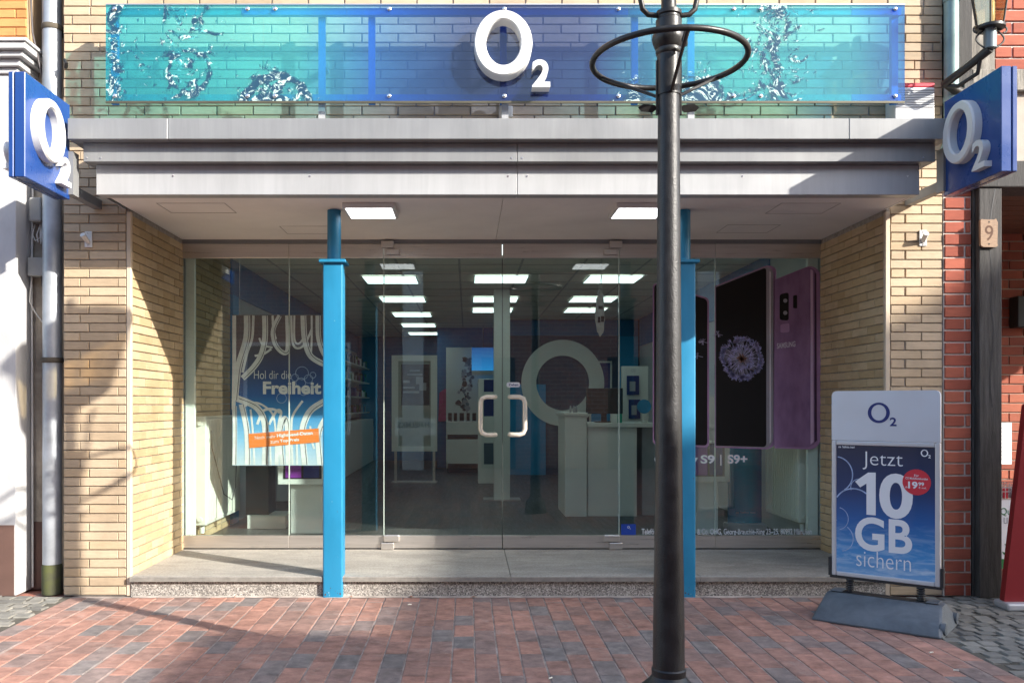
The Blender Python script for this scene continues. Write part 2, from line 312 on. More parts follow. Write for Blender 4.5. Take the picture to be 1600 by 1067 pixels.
# ---------------------------------------------------------------- mesh helpers
W = {}                            # world position of every object, so that children can be given in world coordinates
class MB:
    def __init__(s): s.v = []; s.f = []; s.mi = []
    def add(s, v, f, mi=0):
        n = len(s.v); s.v += [tuple(q) for q in v]; s.f += [tuple(i + n for i in q) for q in f]; s.mi += [mi] * len(f); return s
    def box(s, x0, x1, y0, y1, z0, z1, mi=0):
        v = [(x0, y0, z0), (x1, y0, z0), (x1, y1, z0), (x0, y1, z0), (x0, y0, z1), (x1, y0, z1), (x1, y1, z1), (x0, y1, z1)]
        return s.add(v, [(0, 3, 2, 1), (4, 5, 6, 7), (0, 1, 5, 4), (1, 2, 6, 5), (2, 3, 7, 6), (3, 0, 4, 7)], mi)
    def cbox(s, x0, x1, y0, y1, z0, z1, b=.004, seg=1, mi=0, mat=None):
        bm = bmesh.new(); bmesh.ops.create_cube(bm, size=1)
        for v in bm.verts: v.co = Vector(((x0 + x1) / 2 + v.co.x * (x1 - x0), (y0 + y1) / 2 + v.co.y * (y1 - y0), (z0 + z1) / 2 + v.co.z * (z1 - z0)))
        bmesh.ops.bevel(bm, geom=list(bm.edges), offset=b, segments=seg, affect='EDGES', profile=.5)
        if mat is not None: bm.transform(mat)
        bm.verts.index_update()
        s.add([v.co.copy() for v in bm.verts], [[v.index for v in f.verts] for f in bm.faces], mi); bm.free(); return s
    def tube(s, pts, r, n=10, closed=False, mi=0):
        pts = [Vector(q) for q in pts]; k = len(pts); rr = r if isinstance(r, (list, tuple)) else [r] * k
        rings = []; up = None
        for i, q in enumerate(pts):
            a = pts[(i - 1) % k] if (closed or i > 0) else q; c = pts[(i + 1) % k] if (closed or i < k - 1) else q
            t = (c - a).normalized()
            if up is None: up = Vector((0, 0, 1)) if abs(t.z) < .9 else Vector((0, 1, 0))
            u = (up - t * up.dot(t)).normalized(); w = t.cross(u); up = u
            rings.append([q + (u * math.cos(2 * math.pi * j / n) + w * math.sin(2 * math.pi * j / n)) * rr[i] for j in range(n)])
        v = [p_ for r_ in rings for p_ in r_]; f = []
        for i in range(k if closed else k - 1):
            a = i * n; c = ((i + 1) % k) * n
            for j in range(n): f.append((a + j, a + (j + 1) % n, c + (j + 1) % n, c + j))
        if not closed: f += [tuple(range(n - 1, -1, -1)), tuple(range((k - 1) * n, k * n))]
        return s.add(v, f, mi)
    def lathe(s, prof, cx, cy, n=28, mi=0, z0=0):
        v = []; f = []
        for r, z in prof:
            for j in range(n): v.append((cx + r * math.cos(2 * math.pi * j / n), cy + r * math.sin(2 * math.pi * j / n), z0 + z))
        for i in range(len(prof) - 1):
            for j in range(n): f.append((i * n + j, i * n + (j + 1) % n, (i + 1) * n + (j + 1) % n, (i + 1) * n + j))
        f += [tuple(range(n - 1, -1, -1)), tuple(range((len(prof) - 1) * n, len(prof) * n))]
        return s.add(v, f, mi)
    def prism(s, poly, o, U, V, d, mi=0):          # polygon (u,v) at o, extruded by the vector d (away from the viewer)
        o = Vector(o); U = Vector(U); V = Vector(V); d = Vector(d); n = len(poly)
        a = [o + U * u + V * v for u, v in poly]; c = [q + d for q in a]
        f = [tuple(range(n)), tuple(range(2 * n - 1, n - 1, -1))] + [(i, i + n, (i + 1) % n + n, (i + 1) % n) for i in range(n)]
        return s.add(a + c, f, mi)
    def ring(s, outer, inner, o, U, V, d, mi=0, closed=True):
        o = Vector(o); U = Vector(U); V = Vector(V); d = Vector(d); n = len(outer)
        A = [o + U * u + V * v for u, v in outer]; B = [o + U * u + V * v for u, v in inner]
        v = A + B + [q + d for q in A] + [q + d for q in B]; f = []
        for i in range(n if closed else n - 1):
            j = (i + 1) % n
            f += [(i, j, n + j, n + i), (2 * n + i, 3 * n + i, 3 * n + j, 2 * n + j), (i, 2 * n + i, 2 * n + j, j), (n + i, n + j, 3 * n + j, 3 * n + i)]
        if not closed: f += [(0, n, 3 * n, 2 * n), (n - 1, 3 * n - 1, 4 * n - 1, 2 * n - 1)]
        return s.add(v, f, mi)
    def ribbon(s, pts, w, o, U, V, mi=0, smooth=True):
        q = [Vector((a, b_)) for a, b_ in pts]
        if smooth and len(q) > 2:
            r = []
            for i in range(len(q) - 1):
                p0 = q[max(i - 1, 0)]; p1 = q[i]; p2 = q[i + 1]; p3 = q[min(i + 2, len(q) - 1)]
                for k in range(6):
                    t = k / 6; r.append(.5 * ((2 * p1) + (p2 - p0) * t + (2 * p0 - 5 * p1 + 4 * p2 - p3) * t * t + (3 * p1 - p0 - 3 * p2 + p3) * t ** 3))
            q = r + [q[-1]]
        o = Vector(o); U = Vector(U); V = Vector(V); v = []; f = []
        for i, a in enumerate(q):
            t = (q[min(i + 1, len(q) - 1)] - q[max(i - 1, 0)]).normalized(); nn = Vector((-t.y, t.x)) * w * .5
            for e in (a + nn, a - nn): v.append(o + U * e.x + V * e.y)
        for i in range(len(q) - 1): f.append((2 * i, 2 * i + 1, 2 * i + 3, 2 * i + 2))
        return s.add(v, f, mi)
    def mesh(s, name, mats, smooth=None):
        me = bpy.data.meshes.new(name); me.from_pydata(s.v, [], s.f)
        for mm in (mats if isinstance(mats, (list, tuple)) else [mats]): me.materials.append(mm)
        for p_, i in zip(me.polygons, s.mi): p_.material_index = i
        bm = bmesh.new(); bm.from_mesh(me); bmesh.ops.recalc_face_normals(bm, faces=bm.faces); bm.to_mesh(me); bm.free()
        if smooth:
            for p_ in me.polygons: p_.use_smooth = True
            try: me.set_sharp_from_angle(angle=R(smooth))
            except Exception: pass
        return me
    def build(s, name, mats, parent=None, smooth=None, label=None, cat=None, group=None, kind=None):
        lo = Vector([min(v[i] for v in s.v) for i in range(3)]); hi = Vector([max(v[i] for v in s.v) for i in range(3)])
        c = Vector(((lo.x + hi.x) / 2, (lo.y + hi.y) / 2, lo.z if parent is None else (lo.z + hi.z) / 2))
        s.v = [(v[0] - c.x, v[1] - c.y, v[2] - c.z) for v in s.v]
        return link(name, s.mesh(name, mats, smooth), c, parent, 0, label, cat, group, kind)
def link(name, data, c, parent=None, rz=0, label=None, cat=None, group=None, kind=None):
    o = bpy.data.objects.new(name, data); COL.objects.link(o); c = Vector(c); W[o] = c.copy()
    if parent is not None: o.parent = parent; o.location = c - W[parent]
    else: o.location = c
    o.rotation_euler.z = rz; tag(o, label, cat, group, kind); return o
def tag(o, label=None, cat=None, group=None, kind=None):
    if label: o['label'] = label
    if cat: o['category'] = cat
    if group: o['group'] = group
    if kind: o['kind'] = kind
    return o
def thing(name, loc, label, cat, group=None, rz=0, local=False):
    o = link(name, None, loc, None, rz, label, cat, group); o.empty_display_size = .1
    if local: W[o] = Vector((0, 0, 0))
    return o
def circle(cx, cy, rx, ry=None, n=48, a0=0, a1=360):
    ry = rx if ry is None else ry
    full = abs(a1 - a0) >= 360; k = n if full else n + 1
    return [(cx + rx * math.cos(R(a0 + (a1 - a0) * i / n)), cy + ry * math.sin(R(a0 + (a1 - a0) * i / n))) for i in range(k)]
def round_poly(pts, r, n=5):
    out = []; k = len(pts)
    for i in range(k):
        p0 = Vector(pts[i - 1]); p1 = Vector(pts[i]); p2 = Vector(pts[(i + 1) % k]); ri = r[i] if isinstance(r, (list, tuple)) else r
        a = p1 + (p0 - p1).normalized() * ri; c = p1 + (p2 - p1).normalized() * ri
        for j in range(n + 1):
            t = j / n; q = a * (1 - t) ** 2 + p1 * 2 * t * (1 - t) + c * t * t; out.append((q.x, q.y))
    return out
def text_mb(s, o, U, V, box, bold=0.0, extrude=0.0, slant=None, keep=False, mb=None, mi=0):
    """lettering fitted into box (u0,u1,v0,v1) of the plane o,U,V; its front faces U x V"""
    cu = bpy.data.curves.new('lettering', 'FONT'); cu.body = s; cu.size = 1; cu.offset = bold; cu.extrude = 0; cu.resolution_u = 6
    ob = bpy.data.objects.new('lettering', cu); COL.objects.link(ob); dg = bpy.context.evaluated_depsgraph_get()
    me = bpy.data.meshes.new_from_object(ob.evaluated_get(dg)); bpy.data.objects.remove(ob); bpy.data.curves.remove(cu)
    vs = [v.co.copy() for v in me.vertices]; fs = [list(p_.vertices) for p_ in me.polygons]
    bnd = {}
    for q in fs:
        for i in range(len(q)):
            e = (q[i], q[(i + 1) % len(q)]); k = tuple(sorted(e)); bnd[k] = None if k in bnd else e
    bpy.data.meshes.remove(me)
    x0 = min(v.x for v in vs); x1 = max(v.x for v in vs); y0 = min(v.y for v in vs); y1 = max(v.y for v in vs)
    u0, u1, v0, v1 = box; su = (u1 - u0) / (x1 - x0); sv = (v1 - v0) / (y1 - y0)
    if keep: su = sv = min(su, sv)
    o = Vector(o); U = Vector(U); V = Vector(V); Nn = U.cross(V).normalized()
    pts = [o + U * (u0 + (v.x - x0) * su) + V * (v0 + (v.y - y0) * sv) for v in vs]
    mb = mb or MB()
    if extrude:
        n = len(pts); front = [q + Nn * extrude for q in pts]
        f = [tuple(q) for q in fs] + [tuple(i + n for i in reversed(q)) for q in fs]
        for e in bnd.values():
            if e: f.append((e[1], e[0], e[0] + n, e[1] + n))
        mb.add(front + pts, f, mi)
    else: mb.add(pts, [tuple(q) for q in fs], mi)
    return mb
XA = Vector((1, 0, 0)); ZA = Vector((0, 0, 1)); YA = Vector((0, 1, 0))

# bricks: one mesh per size, shared
BM = {}
def brick_mesh(l, h, mat, proud=.012, ch=.0025):
    k = (round(l, 3), round(h, 4), mat.name)
    if k not in BM:
        mb = MB(); a = l / 2; c = h / 2; d = .03
        v = [(-a + ch, -proud, -c + ch), (a - ch, -proud, -c + ch), (a - ch, -proud, c - ch), (-a + ch, -proud, c - ch),
             (-a, -proud + ch, -c), (a, -proud + ch, -c), (a, -proud + ch, c), (-a, -proud + ch, c), (-a, d, -c), (a, d, -c), (a, d, c), (-a, d, c)]
        f = [(0, 1, 2, 3), (0, 4, 5, 1), (1, 5, 6, 2), (2, 6, 7, 3), (3, 7, 4, 0), (4, 8, 9, 5), (5, 9, 10, 6), (6, 10, 11, 7), (7, 11, 8, 4)]
        mb.add(v, f); BM[k] = mb.mesh('brick', mat)
    return BM[k]
def lay(u0, u1, z0, z1, L, course, joint, starts):
    """rows of (centre u, centre z, length)"""
    out = []; nrow = int(round((z1 - z0) / course))
    for r in range(nrow):
        z = z0 + (r + .5) * course; u = u0 - starts[r % len(starts)] if not callable(starts) else u0 - starts(r)
        row = []
        while u < u1 - .02:
            a = max(u, u0); b_ = min(u + L, u1)
            if b_ - a > .03: row.append((a, b_))
            u += L
        for a, b_ in row: out.append(((a + b_) / 2, z, b_ - a - joint, r))
    return out
def brick_face(parent, face, plane, u0, u1, z0, z1, mat, L=.25, course=.0625, joint=.009, starts=(0, .125), single=lambda r: True, jitter=.002):
    """face '-y': plane is y, u is x;  '+x'/'-x': plane is x, u is y"""
    rz = {'-y': 0, '+x': R(90), '-x': R(-90)}[face]; rest = []
    for u, z, l, r in lay(u0, u1, z0, z1, L, course, joint, starts):
        l = round(l, 2) - (.0 if l > .05 else 0)
        j = random.uniform(-jitter, jitter)
        me = brick_mesh(l, course - joint, mat)
        if face == '-y': c = (u, plane + j, z)
        elif face == '+x': c = (plane - j, u, z)
        else: c = (plane + j, u, z)
        if single(r):
            o = link('brick', me, c, parent, rz + random.uniform(-.003, .003)); o.rotation_euler.y = random.uniform(-.003, .003)
        else: rest.append((me, c))
    if rest:
        mb = MB(); rot = Matrix.Rotation(rz, 3, 'Z')
        for me, c in rest: mb.add([rot @ v.co + Vector(c) for v in me.vertices], [tuple(p_.vertices) for p_ in me.polygons])
        mb.build('brickwork', mat, parent, kind='stuff')

# ================================================================ the ground
g = MB(); g.add([(-60, -60, -.012), (60, -60, -.012), (60, 60, -.012), (-60, 60, -.012)], [(0, 1, 2, 3)])
g.build('ground', street_m, kind='structure')
XL, XR = -2.72, 2.68
pv = MB().box(XL, XR, -3.5, .15, -.011, -.0045).build('pavement', joint_m, kind='structure')
def paver_mesh(w, d):
    k = ('paver', round(w, 3), round(d, 3))
    if k not in BM:
        mb = MB(); a = w / 2; c = d / 2; ch = .0045; t = 0.0; bt_ = -.03
        v = [(-a + ch, -c + ch, t), (a - ch, -c + ch, t), (a - ch, c - ch, t), (-a + ch, c - ch, t), (-a, -c, t - ch), (a, -c, t - ch), (a, c, t - ch), (-a, c, t - ch), (-a, -c, bt_), (a, -c, bt_), (a, c, bt_), (-a, c, bt_)]
        f = [(0, 1, 2, 3), (0, 4, 5, 1), (1, 5, 6, 2), (2, 6, 7, 3), (3, 7, 4, 0), (4, 8, 9, 5), (5, 9, 10, 6), (6, 10, 11, 7), (7, 11, 8, 4)]
        mb.add(v, f); BM[k] = mb.mesh('paver', paver_m)
    return BM[k]
spots = []
cw = (XR - XL) / 45
for i in range(45):
    x = XL + (i + .5) * cw; y1 = -.055 - (0.121 if i % 2 else 0) - random.uniform(0, .02)
    if i % 2: spots.append((x, -.055 - .0605 + .002, cw - .006, .112))
    y = y1
    while y > -3.45:
        d = .2425; spots.append((x, y - d / 2, cw - .006, d - .006)); y -= d
def shown(x, y):
    D = y + CAMD; px = PX + x * F / D; py = PY + CAMZ * F / D
    return -15 < px < 1615 and py < 1080
vis = sorted([s_ for s_ in spots if shown(s_[0], s_[1] + .1)], key=lambda s_: s_[1])
solo = set(vis[:300]); rest = MB()
for s_ in spots:
    x, y, w, d = s_; z = random.uniform(-.0022, .0012); me = paver_mesh(w, round(d, 2))
    if s_ in solo:
        o = link('paver', me, (x + random.uniform(-.001, .001), y, z), pv, random.uniform(-.006, .006)); o.rotation_euler.x = random.uniform(-.006, .006); o.rotation_euler.y = random.uniform(-.008, .008)
    else: rest.add([v.co + Vector((x, y, z)) for v in me.vertices], [tuple(p_.vertices) for p_ in me.polygons])
rest.build('paver_rest', paver_m, pv, kind='stuff')
# pale mortar bed smeared along the foot of the step
mb = MB(); n = 60; v = []; f = []
for i in range(n + 1):
    x = -2.30 + 5.15 * i / n; v += [(x, -.052 - random.uniform(0, .018), .0006), (x, -.02, .004)]
for i in range(n): f.append((2 * i, 2 * i + 2, 2 * i + 3, 2 * i + 1))
mb.add(v, f).build('mortar_strip', M('pale_mortar_smear', (.42, .36, .31), .95, var=.3, scale=12, bump=.6), pv)
def cobbles(name, x0, x1, y0, y1):
    base = MB().box(x0, x1, y0, y1, -.0115, -.0065).build(name, soil_m, kind='structure'); shapes = []
    for k in range(7):
        w, d = random.uniform(.088, .104), random.uniform(.084, .100); a, c = w / 2, d / 2; h = .012
        j = lambda: random.uniform(-.006, .006)
        top = [(-a * .86 + j(), -c * .86 + j(), 0), (a * .86 + j(), -c * .86 + j(), 0), (a * .86 + j(), c * .86 + j(), 0), (-a * .86 + j(), c * .86 + j(), 0)]
        mid = [(-a + j(), -c + j(), -h), (a + j(), -c + j(), -h), (a + j(), c + j(), -h), (-a + j(), c + j(), -h)]
        low = [(q[0], q[1], -.04) for q in mid]
        mb = MB().add(top + mid + low, [(0, 1, 2, 3), (0, 4, 5, 1), (1, 5, 6, 2), (2, 6, 7, 3), (3, 7, 4, 0), (4, 8, 9, 5), (5, 9, 10, 6), (6, 10, 11, 7), (7, 11, 8, 4)])
        shapes.append(mb.mesh('cobble', cobble_m))
    y = y1 - .05; r = 0
    while y > y0 + .04:
        x = x0 + .05 + (.05 if r % 2 else 0) + random.uniform(-.01, .01)
        while x < x1 - .03:
            o = link('cobble', random.choice(shapes), (x, y + .018 * math.sin(x * 9) + random.uniform(-.006, .006), random.uniform(-.004, .005)), base, random.choice((0, math.pi)) + random.uniform(-.12, .12))
            o.rotation_euler.x = random.uniform(-.04, .04); x += .107 + random.uniform(-.004, .006)
        y -= .103; r += 1
cobbles('cobbled_path', -3.75, XL - .005, -2.1, .0)
cobbles('cobbled_path', XR + .005, 4.25, -1.95, -.02)

# ================================================================ the shop building
XPL, XRL, XRR, XPR = -2.788, -2.332, 2.898, 3.283      # outer left, recess left, recess right, outer right
YG = 1.1065; ZS = .14; ZSOF = 2.66                      # glass plane, step top, soffit
shop = thing('shop_building', (.25, 0, 0), 'yellow clinker brick shop building with recessed glass entrance', 'building')
pl = MB().box(XPL, XRL, .0, 1.1, 0, 3.25).build('pier', mortar_dark, shop)
brick_face(pl, '-y', 0, XPL, XRL - .022, .006, 3.25, yellow, .262, starts=(.145, .083), joint=.0070)
brick_face(pl, '+x', XRL, .022, 1.1, .006, 2.65, yellow_side, .245, starts=(.12, 0), joint=.0070)
MB().cbox(XRL - .020, XRL + .012, -.012, .020, .0, 2.65, .004).build('corner_bead', M('corner_bead_mortar', (.58, .48, .36), .8, var=.08), pl)
pr = MB().box(XRR, XPR, .0, 1.1, 0, 3.25).build('pier', mortar_dark, shop)
brick_face(pr, '-y', 0, XRR + .022, XPR, .006, 3.25, yellow, .262, starts=(.05, .16), joint=.0070)
brick_face(pr, '-x', XRR, .022, 1.1, .006, 2.65, yellow_side, .245, starts=(.12, 0), joint=.0070)
MB().cbox(XRR - .012, XRR + .020, -.012, .020, .0, 2.65, .004).build('corner_bead', MATS['corner_bead_mortar'], pr)
uw = MB().box(XPL, XPR, .0, .32, 3.251, 4.24).build('upper_wall', mortar_dark, shop)
offs = [random.choice((.0, .06, .125, .19)) for _ in range(20)]
for i in range(1, 20):
    if offs[i] == offs[i - 1]: offs[i] = (offs[i] + .125) % .25
brick_face(uw, '-y', 0, XPL, XPR, 3.2525, 4.24, yellow, .25, starts=lambda r: offs[r], single=lambda r: r < 12, joint=.0065)
MB().box(XPL, XPR, .0, 13.2, 4.241, 6.4).build('upper_storey', faryellow, shop)
MB().box(XRL, XRR, .0, .32, 2.80, 3.25).build('lintel', mortar_dark, shop)
MB().box(XPL - .1, XPR + .1, -.25, 13.3, 6.401, 6.55).build('roof', farroof, shop)
# inside: setting
MB().box(-3.0, 3.2, YG - .02, 13.0, -.05, ZS).build('floor', floor_m, kind='structure')
ZC = 2.75
cl = MB().box(-3.0, 3.2, YG + .03, 13.0, ZC, ZC + .1).build('ceiling', ceil_m, kind='structure')
gb = MB()
for i in range(10): gb.box(-2.6 + i * .63 - .011, -2.6 + i * .63 + .011, YG + .1, 12.5, ZC - .004, ZC - .0005)
gb.build('ceiling_grid', M('ceiling_grid_paint', (.42, .41, .38), .7), cl)
gb = MB()
for i in range(18): gb.box(-2.6, 3.1, 1.6 + i * .63 - .011, 1.6 + i * .63 + .011, ZC - .007, ZC - .0042)
gb.build('ceiling_grid', MATS['ceiling_grid_paint'], cl)
wl_ = MB().box(-2.60, XRL - .001, 1.101, 13.0, -.05, ZC).build('wall_left', shop_wall, kind='structure')
brick_face(wl_, '+x', XRL, 1.20, 2.50, ZS, 2.75, yellow_side, .245, starts=(.12, 0), joint=.0070, single=lambda r: False)
MB().box(XRL + .001, XRL + .02, 2.52, 12.9, 2.40, ZC).build('wall_frieze', blue_wall, wl_)
MB().box(XRL + .001, XRL + .03, 2.52, 2.75, ZS, 2.40).build('wall_stripe', teal_wall, wl_)
wr_ = MB().box(XRR + .001, 3.15, 1.101, 13.0, -.05, ZC).build('wall_right', shop_wall, kind='structure')
MB().box(XRR - .02, XRR, 2.3, 8.5, 2.30, ZC).build('wall_frieze', blue_wall, wr_)
MB().box(-2.60, 3.15, 12.4, 12.7, -.05, ZC).build('wall_back', blue_wall, kind='structure')
wp_ = MB().box(.62, XRR, 8.6, 8.75, ZS, ZC).build('wall_partition', M('slate_blue_wall', (.022, .055, .11), .8, var=.2), kind='structure')
MB().box(.625, 1.32, 8.585, 8.599, ZS, 1.66).build('wall_panel', teal_wall, wp_); MB().box(.625, XRR - .03, 8.58, 8.598, 2.48, ZC - .01).build('wall_band', blue_wall, wp_); MB().box(2.55, XRR - .03, 8.57, 8.597, ZS, 2.47).build('wall_panel', teal_wall, wp_)
MB().box(-.56, .62, 10.2, 10.32, ZS, ZC).build('wall_partition', blue_wall, kind='structure')
# step
st = thing('entrance_step', (.28, -.02, 0), 'low entrance step with worn granite slab and speckled riser', 'step')
cuts = [XRL + .014, -.995, .30, 1.60, XRR - .014]
for a, b_ in zip(cuts[:-1], cuts[1:]):
    MB().cbox(a + .0015, b_ - .0015, -.045, YG - .022, ZS - .035, ZS, .003).build('slab', granite, st)
    MB().cbox(a + .0015, b_ - .0015, -.0485, -.0455, ZS - .0345, ZS - .0015, .0008).build('nosing', edge_granite, st)
    MB().box(a + .001, b_ - .001, -.02, .25, -.005, ZS - .0355).build('riser', terrazzo, st)
# canopy
cn = thing('entrance_canopy', (.25, -.4, ZSOF), 'grey stepped sheet metal canopy over the shop entrance', 'canopy')
def tier(name, x0, x1, y, z0, z1, seam, mat):
    cutx = [x0] + [c_ for c_ in seam] + [x1]
    for a, b_ in zip(cutx[:-1], cutx[1:]): MB().cbox(a + .0012, b_ - .0012, y, y + .09, z0, z1, .003).build(name, mat, cn)
    if name != 'lower_fascia': MB().box(x0 + .004, x1 - .004, y + .0905, -.013, z0 + .001, z0 + .012).build('tier_underside', dark_alu, cn)
    for x in (x0, x1 - .006): MB().box(x, x + .006, y + .0905, -.013, z0 + .013, z1 - .001).build('end_plate', mat, cn)
tier('upper_fascia', -2.475, 2.990, -.630, 2.961, 3.090, (PXx(262, 5.37), PXx(1327, 5.37)), grey_alu)
MB().box(-2.470, 2.985, -.539, -.013, 3.078, 3.0895).build('top_sheet', grey_alu, cn)
tier('middle_fascia', -2.410, 2.939, -.555, 2.842, 2.960, (PXx(808, 5.445),), grey_alu)
tier('lower_fascia', -2.360, 2.877, -.483, ZSOF - .008, 2.841, (PXx(808, 5.517),), pale_alu)
MB().box(XRL + .006, .233, -.392, YG - .019, ZSOF + .006, ZSOF + .018).build('soffit_panel', soffit_m, cn)
MB().box(.236, XRR - .006, -.392, YG - .019, ZSOF + .006, ZSOF + .018).build('soffit_panel', soffit_m, cn)
for x0, x1, y0, y1 in ((-2.08, -1.62, -.20, .10), (-1.42, -1.02, .55, .85), (1.95, 2.35, .50, .80), (2.1, 2.5, -.2, .12)):
    MB().ring([(x0, y0), (x1, y0), (x1, y1), (x0, y1)], [(x0 + .005, y0 + .005), (x1 - .005, y0 + .005), (x1 - .005, y1 - .005), (x0 + .005, y1 - .005)], (0, 0, ZSOF + .0035), XA, YA, (0, 0, .0022)).build('access_hatch', M('hatch_edge', (.45, .42, .39), .7), cn)
for x, z, y in [(-1.87, 2.77, -.483), (-1.0, 2.77, -.483), (.26, 2.77, -.483), (.38, 2.77, -.483), (1.75, 2.77, -.483), (2.80, 2.77, -.483), (.28, 2.866, -.555), (.345, 2.866, -.555), (-2.385, 2.866, -.555), (-2.30, 2.866, -.555), (2.86, 2.866, -.555)]:
    MB().tube([(x, y - .003, z), (x, y + .006, z)], .006, 8).build('rivet', chrome, cn)
MB().box(XRL + .006, XRR - .006, YG - .018, YG + .029, 2.634, ZC).build('head_profile', dark_alu, shop)
# soffit lights
for x, lab in ((-.66, 'square white light under the canopy beside the blue column away from the lamp post'), (1.17, 'square white light under the canopy beside the lamp post')):
    t = thing('soffit_light', (x, -.05, ZSOF), lab, 'light', 'lights under the canopy')
    MB().cbox(x - .175, x + .175, -.22, .13, ZSOF - .030, ZSOF + .0055, .004).build('housing', whiteplastic, t)
    MB().box(x - .155, x + .155, -.20, .11, ZSOF - .032, ZSOF - .0305).build('diffuser', lamp_glow, t)
# blue columns
for x, lab in ((-.922, 'cyan blue steel column on the step beside the window poster'), (1.498, 'cyan blue steel column behind the black lamp post')):
    t = thing('support_column', (x, -.02, 0), lab, 'column', 'blue columns carrying the canopy')
    a = .068; CYC = .012
    MB().prism(round_poly([(-a, -a), (a, -a), (a, a), (-a, a)], .012, 4), (x, CYC, 0), XA, YA, (0, 0, 2.29)).build('shaft', bluecol, t, smooth=40)
    MB().cbox(x - .092, x + .092, CYC - .092, CYC + .092, 2.29, 2.312, .004).build('collar', bluecol, t)
    MB().lathe([(.047, 2.312), (.047, ZSOF + .002)], x, CYC, 24).build('neck', bluecol, t, smooth=40)
chip_m = M('rust_chip', (.10, .055, .035), .85, var=.3, scale=40); scuff_m = M('pale_scuff', (.16, .36, .46), .7, var=.2, scale=40)
for o_ in [q_ for q_ in bpy.data.objects if q_.name.startswith('support_column')]:
    x_ = W[o_].x; ca = MB(); cb_ = MB(); rc = random.Random(int(x_ * 100) + 500)
    for k in range(16):
        low = k < 11; zz = .010 + abs(rc.gauss(0, .03)) if low else rc.uniform(.2, 2.2); r_ = rc.uniform(.0015, .004) * (1.6 if zz < .04 else 1)
        edge_ = rc.random() < .45; xx = x_ + (rc.choice((-1, 1)) * rc.uniform(.045, .054) if edge_ else rc.uniform(-.05, .05))
        poly_ = [(xx + r_ * rc.uniform(.5, 1.2) * math.cos(R(a)), zz + r_ * rc.uniform(.6, 1.9) * math.sin(R(a))) for a in range(0, 360, 60)]
        (ca if rc.random() < .6 else cb_).prism(poly_, (0, .012 - .068 - .0006, 0), XA, ZA, (0, .0004, 0))
    ca.build('rust_chips', chip_m, o_); cb_.build('scuffs', scuff_m, o_)
# glass front
def rail(mbname, x0, x1, top, t, y0=YG - .022, y1=YG + .022):
    z0, z1 = (2.515, 2.632) if top else (ZS + .008, .252)
    return MB().cbox(x0, x1, y0, y1, z0, z1, .003).build(mbname, rail_m, t)
gx = [XRL + .004, PXx(452, 7.1065), PXx(600, 7.1065), PXx(785, 7.1065), PXx(967, 7.1065), PXx(1117, 7.1065), XRR - .004]
labs = ['narrow fixed glass pane against the sunlit brick return', 'fixed glass pane between window poster and door', None, None, 'fixed glass pane behind the black lamp post', 'fixed glass pane with purple phone print']
for i in (0, 1, 4, 5):
    t = thing('shop_window', ((gx[i] + gx[i + 1]) / 2, YG, ZS), labs[i], 'window', 'fixed panes of the shop front')
    MB().box(gx[i] + .002, gx[i + 1] - .002, YG - .006, YG + .006, .245, 2.525).build('pane', glass, t)
    rail('top_rail', gx[i] + .001, gx[i + 1] - .001, True, t); rail('bottom_rail', gx[i] + .001, gx[i + 1] - .001, False, t)
for i, lab, hs in ((2, 'glass door leaf beside the blue column, pull handle on its free edge', -1), (3, 'glass door leaf with small oval sticker above its handle', 1)):
    t = thing('glass_door', ((gx[i] + gx[i + 1]) / 2, YG, ZS), lab, 'door', 'double glass doors')
    MB().box(gx[i] + .004, gx[i + 1] - .004, YG - .006, YG + .006, .245, 2.525).build('pane', glass, t)
    rail('top_rail', gx[i] + .003, gx[i + 1] - .004, True, t, YG - .025, YG + .025); rail('bottom_rail', gx[i] + .003, gx[i + 1] - .004, False, t, YG - .025, YG + .025)
    xe = gx[3] - .045 if hs < 0 else gx[3] + .045
    xo = gx[3] - .19 if hs < 0 else gx[3] + .19
    xe, xo = (gx[3] - .06, gx[3] - .18) if hs < 0 else (gx[3] + .06, gx[3] + .18)
    z0, z1 = PZ(679, 7.05), PZ(620, 7.05)
    yb, yf = YG - .006, YG - .075
    path = []
    for cx_, cz, a0, a1 in ((xo, z1, 0, 0),):
        r = .045; s = 1 if xo > xe else -1
        path = [(xe, yb, z1), (xe, yf + .02, z1), (xe + s * .012, yf, z1), (xo - s * r, yf, z1), (xo - s * r * .3, yf, z1 - r * .3), (xo, yf, z1 - r), (xo, yf, z0 + r), (xo - s * r * .3, yf, z0 + r * .3), (xo - s * r, yf, z0), (xe + s * .012, yf, z0), (xe, yf + .02, z0), (xe, yb, z0)]
    MB().tube(path, .0185, 14).build('handle', steel, t, smooth=60)
    xh = gx[2] if hs < 0 else gx[4]
    for zt, zz in ((0, .155), (1, 2.60)):
        hb = MB(); s = -hs
        if zt == 0:
            hb.cbox(min(xh, xh + s * .13), max(xh, xh + s * .13), YG - .055, YG - .024, .205, .262, .008, 2); hb.cbox(min(xh - s * .02, xh + s * .085), max(xh - s * .02, xh + s * .085), YG - .055, YG - .024, .142, .199, .006, 2)
        else:
            hb.cbox(min(xh + s * .02, xh + s * .13), max(xh + s * .02, xh + s * .13), YG - .055, YG - .024, 2.535, 2.585, .006, 2); hb.cbox(min(xh - s * .02, xh + s * .085), max(xh - s * .02, xh + s * .085), YG - .055, YG - .024, 2.592, 2.65, .006, 2)
        hb.build('hinge', rail_m, t)
    if hs > 0:
        q = P(802, 601, 7.095); U = XA; st_ = MB().prism(round_poly([(-.055, -.02), (.055, -.02), (.055, .02), (-.055, .02)], .018), (q.x, YG - .0085, q.z), XA, ZA, (0, .002, 0)).build('sticker', white_ink, t)
        text_mb('Ziehen', (q.x, YG - .0092, q.z), XA, ZA, (-.04, .04, -.010, .010), .02).build('lettering', navy_ink, st_)
